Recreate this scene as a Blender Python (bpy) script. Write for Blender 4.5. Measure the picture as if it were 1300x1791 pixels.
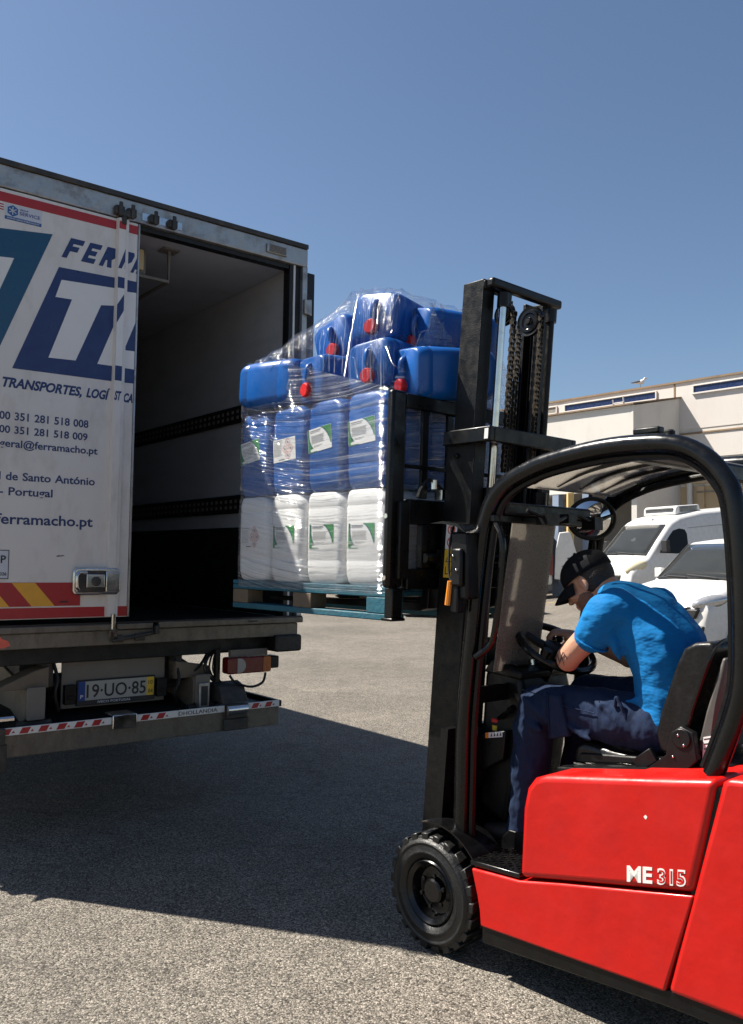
import bpy, bmesh, math, random
import numpy as np
from mathutils import Vector, Matrix
random.seed(7); RNG = np.random.default_rng(7)
scene = bpy.context.scene
for o in list(bpy.data.objects): bpy.data.objects.remove(o)
COL = scene.collection
rad = math.radians

# ---------------------------------------------------------------- camera
cam_d = bpy.data.cameras.new('camera'); cam = bpy.data.objects.new('camera', cam_d); COL.objects.link(cam)
cam_d.sensor_fit = 'VERTICAL'; cam_d.sensor_height = 36.0; cam_d.lens = 30.23
cam_d.clip_start = 0.05; cam_d.clip_end = 2000
_p, _r = math.atan(83.5/1504), math.atan(44/3101)
_f = Vector((0, math.cos(_p), math.sin(_p))); _u0 = Vector((0, -math.sin(_p), math.cos(_p)))
_R = math.cos(_r)*Vector((1, 0, 0)) + math.sin(_r)*_u0; _U = -math.sin(_r)*Vector((1, 0, 0)) + math.cos(_r)*_u0
cam.matrix_world = Matrix(((_R.x, _U.x, -_f.x, 0), (_R.y, _U.y, -_f.y, 0), (_R.z, _U.z, -_f.z, 1.55), (0, 0, 0, 1)))
scene.camera = cam

# ---------------------------------------------------------------- sky, sun, exposure
SUN_EL = rad(52.5); SUN_AZ = math.atan2(0.284, -0.959)      # direction towards the sun, from +X counter-clockwise
world = bpy.data.worlds.new('World'); scene.world = world; world.use_nodes = True
wn = world.node_tree.nodes; wl = world.node_tree.links
sky = wn.new('ShaderNodeTexSky'); sky.sky_type = 'NISHITA'; sky.sun_disc = False
sky.sun_elevation = SUN_EL; sky.sun_rotation = math.pi/2 - SUN_AZ
sky.air_density = 1.0; sky.dust_density = 0.6; sky.ozone_density = 3.0
wl.new(sky.outputs[0], wn['Background'].inputs[0]); wn['Background'].inputs[1].default_value = 0.05
sun_d = bpy.data.lights.new('sun', 'SUN'); sun_d.energy = 5.0; sun_d.angle = rad(0.5); sun_d.color = (1.0, 0.94, 0.84)
sun = bpy.data.objects.new('sun', sun_d); COL.objects.link(sun)
_s = Vector((math.cos(SUN_AZ)*math.cos(SUN_EL), math.sin(SUN_AZ)*math.cos(SUN_EL), math.sin(SUN_EL)))
sun.rotation_euler = _s.to_track_quat('Z', 'Y').to_euler(); sun.location = _s*30
scene.view_settings.view_transform = 'Standard'; scene.view_settings.look = 'None'
scene.view_settings.exposure = 1.18; scene.view_settings.gamma = 1.0
scene.render.engine = 'CYCLES'
scene.cycles.max_bounces = 6; scene.cycles.diffuse_bounces = 3; scene.cycles.glossy_bounces = 3; scene.cycles.transparent_max_bounces = 12
scene.cycles.use_denoising = True

# ---------------------------------------------------------------- materials
def ramp(nt, stops):
    r = nt.nodes.new('ShaderNodeValToRGB'); e = r.color_ramp.elements
    while len(e) < len(stops): e.new(0.5)
    for i, (p, c) in enumerate(stops):
        e[i].position = p; e[i].color = (c, c, c, 1) if isinstance(c, (int, float)) else (*c, 1)
    return r
def noise(nt, co, scale, detail=4, rough=0.6, stretch=None):
    n = nt.nodes.new('ShaderNodeTexNoise'); n.inputs['Scale'].default_value = scale
    n.inputs['Detail'].default_value = detail; n.inputs['Roughness'].default_value = rough
    if stretch:
        m = nt.nodes.new('ShaderNodeMapping'); m.inputs['Scale'].default_value = stretch
        nt.links.new(co, m.inputs[0]); co = m.outputs[0]
    nt.links.new(co, n.inputs['Vector']); return n.outputs['Fac']
def mixc(nt, fac, a, b, mode='MIX'):
    m = nt.nodes.new('ShaderNodeMix'); m.data_type = 'RGBA'; m.blend_type = mode
    for sock, val in ((m.inputs[0], fac), (m.inputs[6], a), (m.inputs[7], b)):
        if hasattr(val, 'links') or isinstance(val, bpy.types.NodeSocket): nt.links.new(val, sock)
        elif isinstance(val, (int, float)): sock.default_value = val
        else: sock.default_value = (*val, 1)
    return m.outputs[2]
def base(name):
    m = bpy.data.materials.new(name); m.use_nodes = True; nt = m.node_tree
    return m, nt, nt.nodes['Principled BSDF'], nt.nodes.new('ShaderNodeTexCoord').outputs['Object']
MATS = {}
def pbr(name, col, rough=0.5, metal=0.0, var=0.12, vs=6, dirt=None, dirt_amt=0.5, ds=5, dstretch=None, bump=0.0, bs=80, coat=0.0, spec=None, rvar=0.15, chips=None, bd=0.01, bst=None, bdet=4):
    m, nt, b, co = base(name); L = nt.links
    c = tuple(col)
    out = mixc(nt, noise(nt, co, vs, 5), tuple(x*(1-var) for x in c), tuple(min(1, x*(1+var)) for x in c))
    if dirt is not None:
        r = ramp(nt, [(0.48, 0.0), (0.75, dirt_amt)]); L.new(noise(nt, co, ds, 8, 0.7, dstretch), r.inputs[0])
        out = mixc(nt, r.outputs[0], out, dirt)
    if chips is not None:
        r = ramp(nt, [(0.66, 0.0), (0.70, 1.0)]); L.new(noise(nt, co, 45, 3, 0.5), r.inputs[0])
        out = mixc(nt, r.outputs[0], out, chips)
    L.new(out, b.inputs['Base Color'])
    rr = ramp(nt, [(0.3, max(0.02, rough-rvar)), (0.7, min(1, rough+rvar))]); L.new(noise(nt, co, vs*2.3, 6), rr.inputs[0])
    L.new(rr.outputs[0], b.inputs['Roughness'])
    b.inputs['Metallic'].default_value = metal
    if coat: b.inputs['Coat Weight'].default_value = coat; b.inputs['Coat Roughness'].default_value = 0.08
    if spec is not None: b.inputs['Specular IOR Level'].default_value = spec
    if bump:
        bn = nt.nodes.new('ShaderNodeBump'); bn.inputs['Strength'].default_value = bump; bn.inputs['Distance'].default_value = bd
        L.new(noise(nt, co, bs, bdet, 0.5, bst), bn.inputs['Height']); L.new(bn.outputs[0], b.inputs['Normal'])
    MATS[name] = m; return m
def M(n): return MATS[n]

pbr('red_paint', (0.45, 0.0065, 0.004), 0.38, 0, 0.10, 3.2, dirt=(0.30, 0.005, 0.005), dirt_amt=0.5, ds=4.5, bump=0.22, bs=5, bd=0.03, coat=0.12, rvar=0.14, spec=0.35)
pbr('black_paint', (0.003, 0.003, 0.0033), 0.34, 0, 0.3, 9, dirt=(0.010, 0.009, 0.008), dirt_amt=0.45, ds=14, bump=0.05, bs=120, rvar=0.14, spec=0.3)
pbr('black_gloss', (0.003, 0.003, 0.0033), 0.24, 0, 0.3, 9, dirt=(0.010, 0.009, 0.008), dirt_amt=0.3, ds=22, rvar=0.1, spec=0.4)
pbr('black_steel', (0.0032, 0.003, 0.0029), 0.42, 0.0, 0.35, 12, dirt=(0.011, 0.0095, 0.008), dirt_amt=0.5, ds=26, bump=0.15, bs=160, spec=0.28)
pbr('rubber', (0.0035, 0.0035, 0.0035), 0.5, 0, 0.3, 18, dirt=(0.010, 0.009, 0.008), dirt_amt=0.5, ds=16, bump=0.2, bs=120)
pbr('black_plastic', (0.0035, 0.0035, 0.004), 0.4, 0, 0.25, 10, dirt=(0.010, 0.009, 0.008), dirt_amt=0.35, ds=10, bump=0.1, bs=300, spec=0.3)
pbr('seat_vinyl', (0.005, 0.0046, 0.0046), 0.36, 0, 0.2, 14, bump=0.12, bs=70, dirt=(0.012, 0.010, 0.009), dirt_amt=0.25, ds=9, spec=0.35)
pbr('grey_plastic', (0.07, 0.065, 0.06), 0.55, 0, 0.15, 8, dirt=(0.05, 0.045, 0.04), dirt_amt=0.4, ds=9)
pbr('door_white', (0.68, 0.635, 0.585), 0.45, 0, 0.05, 3, dirt=(0.36, 0.30, 0.235), dirt_amt=0.42, ds=4.5, dstretch=(1.6, 1.6, 0.7), bump=0.03, bs=30)
pbr('liner_white', (0.42, 0.42, 0.43), 0.5, 0, 0.06, 2, dirt=(0.22, 0.215, 0.21), dirt_amt=0.45, ds=2.2, dstretch=(1, 1, 3))
pbr('liner_dark', (0.010, 0.010, 0.010), 0.5, 0.2, 0.3, 4, dirt=(0.03, 0.027, 0.024), dirt_amt=0.4, ds=5, dstretch=(0.3, 0.3, 4))
pbr('alu', (0.42, 0.41, 0.39), 0.42, 0.75, 0.2, 7, dirt=(0.13, 0.10, 0.075), dirt_amt=0.85, ds=9, bump=0.1, bs=50)
pbr('alu_worn', (0.17, 0.15, 0.12), 0.5, 0.45, 0.3, 15, dirt=(0.10, 0.078, 0.055), dirt_amt=0.9, ds=11, dstretch=(1.5, 1.5, 0.6), bump=0.25, bs=40)
pbr('chrome', (0.72, 0.70, 0.67), 0.16, 1.0, 0.05, 8, rvar=0.06, dirt=(0.2, 0.17, 0.13), dirt_amt=0.35, ds=20)
pbr('steel_dark', (0.05, 0.047, 0.043), 0.55, 0.4, 0.4, 7, dirt=(0.14, 0.11, 0.08), dirt_amt=0.6, ds=9, bump=0.15, bs=60)
pbr('chassis_black', (0.009, 0.0085, 0.008), 0.6, 0.1, 0.4, 7, dirt=(0.03, 0.025, 0.02), dirt_amt=0.6, ds=7, bump=0.15, bs=60)
pbr('grimy_white', (0.17, 0.15, 0.125), 0.6, 0, 0.12, 6, dirt=(0.17, 0.13, 0.095), dirt_amt=0.8, ds=6, dstretch=(2, 2, 0.6), bump=0.1, bs=40)
pbr('beige_metal', (0.17, 0.13, 0.09), 0.6, 0.1, 0.2, 5, dirt=(0.10, 0.08, 0.06), dirt_amt=0.6, ds=7)
pbr('navy_film', (0.012, 0.03, 0.12), 0.4, 0, 0.1, 8, dirt=(0.05, 0.07, 0.13), dirt_amt=0.25, ds=14)
pbr('teal_film', (0.008, 0.07, 0.14), 0.4, 0, 0.1, 8, dirt=(0.04, 0.10, 0.15), dirt_amt=0.25, ds=14)
pbr('red_film', (0.38, 0.018, 0.02), 0.4, 0, 0.12, 10, dirt=(0.2, 0.03, 0.03), dirt_amt=0.3, ds=16)
pbr('yellow_film', (0.75, 0.36, 0.03), 0.4, 0, 0.06, 10, dirt=(0.5, 0.25, 0.05), dirt_amt=0.3, ds=16)
pbr('plate_white', (0.36, 0.345, 0.31), 0.45, 0, 0.06, 10)
pbr('white_film', (0.72, 0.69, 0.65), 0.45, 0, 0.05, 10)
pbr('paper_white', (0.74, 0.73, 0.71), 0.5, 0, 0.03, 10)
pbr('ink', (0.02, 0.02, 0.022), 0.5, 0, 0.1, 10)
pbr('ink_grey', (0.13, 0.13, 0.14), 0.5, 0, 0.1, 10)
pbr('sticker_blue', (0.02, 0.10, 0.28), 0.4, 0, 0.1, 10)
pbr('sticker_pale', (0.55, 0.56, 0.60), 0.4, 0, 0.05, 10)
pbr('label_green', (0.03, 0.22, 0.05), 0.4, 0, 0.1, 10)
pbr('label_teal', (0.01, 0.10, 0.10), 0.4, 0, 0.1, 10)
pbr('hazard_red', (0.60, 0.09, 0.05), 0.4, 0, 0.1, 10)
pbr('plate_blue', (0.01, 0.05, 0.22), 0.4, 0, 0.1, 10)
pbr('plate_yellow', (0.72, 0.45, 0.03), 0.4, 0, 0.05, 10)
pbr('orange_plastic', (0.75, 0.24, 0.02), 0.35, 0, 0.05, 10)
pbr('red_plastic', (0.55, 0.02, 0.02), 0.35, 0, 0.1, 10)
pbr('lamp_red', (0.13, 0.006, 0.006), 0.25, 0, 0.1, 10)
pbr('lamp_white', (0.33, 0.31, 0.28), 0.3, 0, 0.1, 10)
pbr('lamp_orange', (0.36, 0.09, 0.012), 0.25, 0, 0.1, 10)
pbr('spray_red', (0.75, 0.13, 0.08), 0.6, 0, 0.2, 30)
pbr('cream_plastic', (0.62, 0.47, 0.24), 0.5, 0, 0.08, 10, dirt=(0.4, 0.28, 0.14), dirt_amt=0.4)
def can_plastic(name, col, sss):
    m = pbr(name, col, 0.34, 0, 0.05, 5, bump=0.06, bs=26, rvar=0.08)
    b = m.node_tree.nodes['Principled BSDF']; b.inputs['Subsurface Weight'].default_value = sss
    b.inputs['Subsurface Radius'].default_value = (0.03, 0.03, 0.03); b.inputs['Subsurface Scale'].default_value = 0.3
can_plastic('can_white', (0.70, 0.69, 0.67), 0.0)
can_plastic('can_blue', (0.002, 0.078, 0.31), 0.0)
pbr('wood_blue', (0.006, 0.085, 0.125), 0.65, 0, 0.3, 12, dirt=(0.08, 0.065, 0.045), dirt_amt=0.45, ds=16, dstretch=(0.5, 2, 2), bump=0.3, bs=60)
pbr('wood_raw', (0.13, 0.095, 0.06), 0.7, 0, 0.25, 10, dirt=(0.08, 0.06, 0.045), dirt_amt=0.6, ds=14, bump=0.3, bs=60)
pbr('van_white', (0.62, 0.61, 0.59), 0.28, 0, 0.02, 4, dirt=(0.44, 0.40, 0.34), dirt_amt=0.35, ds=3, coat=0.3)
pbr('van_trim', (0.02, 0.02, 0.021), 0.5, 0, 0.2, 8, dirt=(0.06, 0.055, 0.05), dirt_amt=0.4, ds=8)
pbr('headlight_yellowed', (0.62, 0.55, 0.38), 0.25, 0, 0.1, 12)
pbr('wall_white', (0.60, 0.575, 0.53), 0.8, 0, 0.03, 1.2, dirt=(0.42, 0.38, 0.33), dirt_amt=0.4, ds=0.9, dstretch=(1, 1, 0.5), bump=0.05, bs=12)
pbr('wall_upper', (0.60, 0.56, 0.52), 0.8, 0, 0.03, 1.2, dirt=(0.52, 0.44, 0.38), dirt_amt=0.35, ds=0.9, dstretch=(1, 1, 0.4))
pbr('wall_beige', (0.50, 0.37, 0.22), 0.85, 0, 0.05, 1.5, dirt=(0.36, 0.26, 0.15), dirt_amt=0.4, ds=1.3)
pbr('shutter_brown', (0.26, 0.12, 0.055), 0.7, 0, 0.08, 3, dirt=(0.17, 0.08, 0.04), dirt_amt=0.4)
pbr('roof_edge', (0.23, 0.16, 0.10), 0.8, 0, 0.3, 3, dirt=(0.08, 0.06, 0.045), dirt_amt=0.6, ds=4)
pbr('slot_blue', (0.008, 0.02, 0.075), 0.3, 0, 0.2, 3)
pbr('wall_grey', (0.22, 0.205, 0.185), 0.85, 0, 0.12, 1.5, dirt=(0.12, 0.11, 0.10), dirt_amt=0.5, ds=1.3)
pbr('wall_blue_grey', (0.20, 0.25, 0.34), 0.7, 0, 0.08, 2)
pbr('post_yellow', (0.52, 0.36, 0.14), 0.7, 0, 0.08, 3)
pbr('line_yellow', (0.50, 0.34, 0.10), 0.8, 0, 0.2, 6, dirt=(0.22, 0.18, 0.12), dirt_amt=0.6, ds=14)
pbr('skip_green', (0.02, 0.06, 0.035), 0.6, 0, 0.2, 5, dirt=(0.10, 0.07, 0.04), dirt_amt=0.6)
pbr('cardboard', (0.34, 0.20, 0.09), 0.8, 0, 0.12, 5, dirt=(0.2, 0.12, 0.06), dirt_amt=0.4)
pbr('shirt_blue', (0.003, 0.135, 0.36), 0.85, 0, 0.06, 5, bump=0.45, bs=1.0, bd=0.05, bst=(8, 8, 15), bdet=3, spec=0.2)
pbr('trouser_navy', (0.009, 0.019, 0.048), 0.85, 0, 0.2, 8, bump=0.55, bs=1.0, bd=0.05, bst=(13, 8, 9), bdet=2.5, spec=0.2)
pbr('cap_black', (0.004, 0.0045, 0.007), 0.85, 0, 0.2, 14, bump=0.15, bs=200, spec=0.2)
pbr('skin', (0.46, 0.235, 0.15), 0.5, 0, 0.10, 16, dirt=(0.36, 0.15, 0.09), dirt_amt=0.3, ds=22, bump=0.12, bs=90, rvar=0.08)
pbr('hair', (0.02, 0.013, 0.009), 0.7, 0, 0.3, 60, bump=0.5, bs=160); pbr('stubble', (0.17, 0.085, 0.055), 0.7, 0, 0.4, 90, bump=0.3, bs=200)
pbr('tattoo', (0.10, 0.055, 0.045), 0.55, 0, 0.1, 40)
pbr('shoe', (0.018, 0.017, 0.016), 0.55, 0, 0.3, 16)
pbr('gull_white', (0.7, 0.7, 0.69), 0.8); pbr('gull_grey', (0.16, 0.16, 0.17), 0.8); pbr('beak', (0.5, 0.3, 0.03), 0.6)

def ground_material():
    m, nt, b, co = base('asphalt'); L = nt.links
    def vor(s, sm=False):
        v = nt.nodes.new('ShaderNodeTexVoronoi'); v.inputs['Scale'].default_value = s; L.new(co, v.inputs['Vector']); return v
    v1 = vor(140); v2 = vor(290)
    sep = nt.nodes.new('ShaderNodeSeparateColor'); L.new(v1.outputs['Color'], sep.inputs[0])
    r1 = ramp(nt, [(0.0, (0.05, 0.043, 0.035)), (0.22, (0.13, 0.116, 0.098)), (0.55, (0.205, 0.183, 0.154)), (0.85, (0.285, 0.255, 0.215)), (1.0, (0.40, 0.36, 0.31))])
    L.new(sep.outputs[0], r1.inputs[0])
    sep2 = nt.nodes.new('ShaderNodeSeparateColor'); L.new(v2.outputs['Color'], sep2.inputs[0])
    r2 = ramp(nt, [(0.0, 0.25), (0.3, 0.80), (0.7, 1.0), (1.0, 1.25)]); L.new(sep2.outputs[1], r2.inputs[0])
    c = mixc(nt, 1.0, r1.outputs[0], r2.outputs[0], 'MULTIPLY')
    gr = ramp(nt, [(0.0, 1.0), (0.55, 1.0), (0.80, 0.45)]); L.new(v1.outputs['Distance'], gr.inputs[0])
    c = mixc(nt, 1.0, c, gr.outputs[0], 'MULTIPLY')
    big = ramp(nt, [(0.3, 0.72), (0.7, 1.15)]); L.new(noise(nt, co, 0.45, 7, 0.6), big.inputs[0])
    c = mixc(nt, 1.0, c, big.outputs[0], 'MULTIPLY')
    mid = ramp(nt, [(0.35, 0.86), (0.65, 1.08)]); L.new(noise(nt, co, 5, 5, 0.6), mid.inputs[0])
    c = mixc(nt, 1.0, c, mid.outputs[0], 'MULTIPLY')
    ol = ramp(nt, [(0.66, 0.0), (0.78, 0.55)]); L.new(noise(nt, co, 1.6, 5, 0.55), ol.inputs[0])
    c = mixc(nt, ol.outputs[0], c, (0.075, 0.068, 0.06))
    crk = nt.nodes.new('ShaderNodeTexVoronoi'); crk.feature = 'DISTANCE_TO_EDGE'; crk.inputs['Scale'].default_value = 0.28
    w = nt.nodes.new('ShaderNodeTexNoise'); w.inputs['Scale'].default_value = 1.7; w.inputs['Detail'].default_value = 8; L.new(co, w.inputs['Vector'])
    add = nt.nodes.new('ShaderNodeVectorMath'); add.operation = 'ADD'; L.new(co, add.inputs[0])
    sc = nt.nodes.new('ShaderNodeVectorMath'); sc.operation = 'SCALE'; sc.inputs['Scale'].default_value = 1.3; L.new(w.outputs['Color'], sc.inputs[0]); L.new(sc.outputs[0], add.inputs[1])
    L.new(add.outputs[0], crk.inputs['Vector'])
    cr = ramp(nt, [(0.0, 0.5), (0.006, 0.0)]); L.new(crk.outputs['Distance'], cr.inputs[0])
    c = mixc(nt, cr.outputs[0], c, (0.05, 0.045, 0.04))
    L.new(c, b.inputs['Base Color']); b.inputs['Roughness'].default_value = 0.85; b.inputs['Specular IOR Level'].default_value = 0.25
    bn = nt.nodes.new('ShaderNodeBump'); bn.inputs['Strength'].default_value = 0.55; bn.inputs['Distance'].default_value = 0.006; bn.invert = True
    L.new(v1.outputs['Distance'], bn.inputs['Height']); L.new(bn.outputs[0], b.inputs['Normal'])
    MATS['asphalt'] = m
ground_material()
def glass_material(name, tint, rough, dust, dust_col=(0.45, 0.41, 0.36), ds=2.0, fine=0.0):
    m = bpy.data.materials.new(name); m.use_nodes = True; nt = m.node_tree; L = nt.links; nt.nodes.remove(nt.nodes['Principled BSDF'])
    co = nt.nodes.new('ShaderNodeTexCoord').outputs['Object']; out = nt.nodes['Material Output']
    tr = nt.nodes.new('ShaderNodeBsdfTransparent'); tr.inputs[0].default_value = (*tint, 1)
    gl = nt.nodes.new('ShaderNodeBsdfGlossy'); gl.inputs['Roughness'].default_value = rough
    fr = nt.nodes.new('ShaderNodeFresnel'); fr.inputs[0].default_value = 1.5
    m1 = nt.nodes.new('ShaderNodeMixShader'); L.new(fr.outputs[0], m1.inputs[0]); L.new(tr.outputs[0], m1.inputs[1]); L.new(gl.outputs[0], m1.inputs[2])
    df = nt.nodes.new('ShaderNodeBsdfDiffuse'); df.inputs[0].default_value = (*dust_col, 1)
    tl = nt.nodes.new('ShaderNodeBsdfTranslucent'); tl.inputs[0].default_value = (*dust_col, 1)
    ad = nt.nodes.new('ShaderNodeMixShader'); ad.inputs[0].default_value = 0.5; L.new(df.outputs[0], ad.inputs[1]); L.new(tl.outputs[0], ad.inputs[2])
    m2 = nt.nodes.new('ShaderNodeMixShader')
    r = ramp(nt, [(0.3, dust*0.75), (0.7, dust*1.15)]); L.new(noise(nt, co, ds, 8, 0.65), r.inputs[0]); fac = r.outputs[0]
    if fine:
        r2 = ramp(nt, [(0.35, 1-fine), (0.65, 1+fine)]); L.new(noise(nt, co, 150, 3, 0.7), r2.inputs[0])
        mm = nt.nodes.new('ShaderNodeMath'); mm.operation = 'MULTIPLY'; mm.use_clamp = True; L.new(fac, mm.inputs[0]); L.new(r2.outputs[0], mm.inputs[1]); fac = mm.outputs[0]
    L.new(fac, m2.inputs[0]); L.new(m1.outputs[0], m2.inputs[1]); L.new(ad.outputs[0], m2.inputs[2]); L.new(m2.outputs[0], out.inputs[0])
    MATS[name] = m
glass_material('dusty_glass', (0.66, 0.64, 0.61), 0.08, 0.55, (0.40, 0.365, 0.32), 1.6, 0.35)
glass_material('roof_sheet', (0.85, 0.83, 0.80), 0.12, 0.35, (0.45, 0.42, 0.38), 3, 0.2)
glass_material('van_glass', (0.22, 0.25, 0.25), 0.04, 0.10, (0.45, 0.46, 0.45), 1.5)
def film_material():
    m = bpy.data.materials.new('stretch_film'); m.use_nodes = True; nt = m.node_tree; L = nt.links; nt.nodes.remove(nt.nodes['Principled BSDF'])
    uv = nt.nodes.new('ShaderNodeUVMap'); uv.uv_map = 'wrap'; co = uv.outputs[0]; out = nt.nodes['Material Output']
    def wob(k, s):
        w = nt.nodes.new('ShaderNodeTexNoise'); w.inputs['Scale'].default_value = s; w.inputs['Detail'].default_value = 3; L.new(co, w.inputs['Vector'])
        a = nt.nodes.new('ShaderNodeVectorMath'); a.operation = 'SCALE'; a.inputs['Scale'].default_value = k; L.new(w.outputs['Color'], a.inputs[0])
        b = nt.nodes.new('ShaderNodeVectorMath'); b.operation = 'ADD'; L.new(co, b.inputs[0]); L.new(a.outputs[0], b.inputs[1]); return b.outputs[0]
    cw = wob(0.05, 2.0)
    f1 = noise(nt, cw, 1.0, 4, 0.6, (0.55, 75, 1)); f2 = noise(nt, cw, 1.0, 3, 0.55, (1.1, 26, 1)); f3 = noise(nt, co, 2.2, 4, 0.6)
    def math_(op, a, b, clamp=False):
        n = nt.nodes.new('ShaderNodeMath'); n.operation = op; n.use_clamp = clamp
        for i, x in enumerate((a, b)):
            if isinstance(x, (int, float)): n.inputs[i].default_value = x
            else: L.new(x, n.inputs[i])
        return n.outputs[0]
    r1 = ramp(nt, [(0.555, 0.0), (0.65, 1.0)]); L.new(f1, r1.inputs[0])
    r3 = ramp(nt, [(0.40, 0.10), (0.60, 1.0)]); L.new(f3, r3.inputs[0])
    streak = math_('MULTIPLY', r1.outputs[0], r3.outputs[0])
    h = math_('ADD', math_('MULTIPLY', f1, 0.45), f2)
    bn = nt.nodes.new('ShaderNodeBump'); bn.inputs['Strength'].default_value = 0.8; bn.inputs['Distance'].default_value = 0.045; L.new(h, bn.inputs['Height'])
    tr = nt.nodes.new('ShaderNodeBsdfTransparent'); tr.inputs[0].default_value = (0.97, 0.98, 0.99, 1)
    gl = nt.nodes.new('ShaderNodeBsdfGlossy'); gl.inputs['Roughness'].default_value = 0.10; L.new(bn.outputs[0], gl.inputs['Normal'])
    df = nt.nodes.new('ShaderNodeBsdfDiffuse'); df.inputs[0].default_value = (0.85, 0.87, 0.9, 1)
    tl = nt.nodes.new('ShaderNodeBsdfTranslucent'); tl.inputs[0].default_value = (0.85, 0.87, 0.9, 1)
    md = nt.nodes.new('ShaderNodeMixShader'); md.inputs[0].default_value = 0.4; L.new(df.outputs[0], md.inputs[1]); L.new(tl.outputs[0], md.inputs[2])
    fr = nt.nodes.new('ShaderNodeFresnel'); fr.inputs[0].default_value = 1.45; L.new(bn.outputs[0], fr.inputs['Normal'])
    g = math_('ADD', math_('MULTIPLY', fr.outputs[0], 0.30), math_('MULTIPLY', streak, 0.50), True)
    m1 = nt.nodes.new('ShaderNodeMixShader'); L.new(g, m1.inputs[0]); L.new(tr.outputs[0], m1.inputs[1]); L.new(gl.outputs[0], m1.inputs[2])
    m2 = nt.nodes.new('ShaderNodeMixShader'); L.new(math_('ADD', math_('MULTIPLY', streak, 0.26), 0.002, True), m2.inputs[0]); L.new(m1.outputs[0], m2.inputs[1]); L.new(md.outputs[0], m2.inputs[2])
    L.new(m2.outputs[0], out.inputs[0]); MATS['stretch_film'] = m
film_material()

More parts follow.
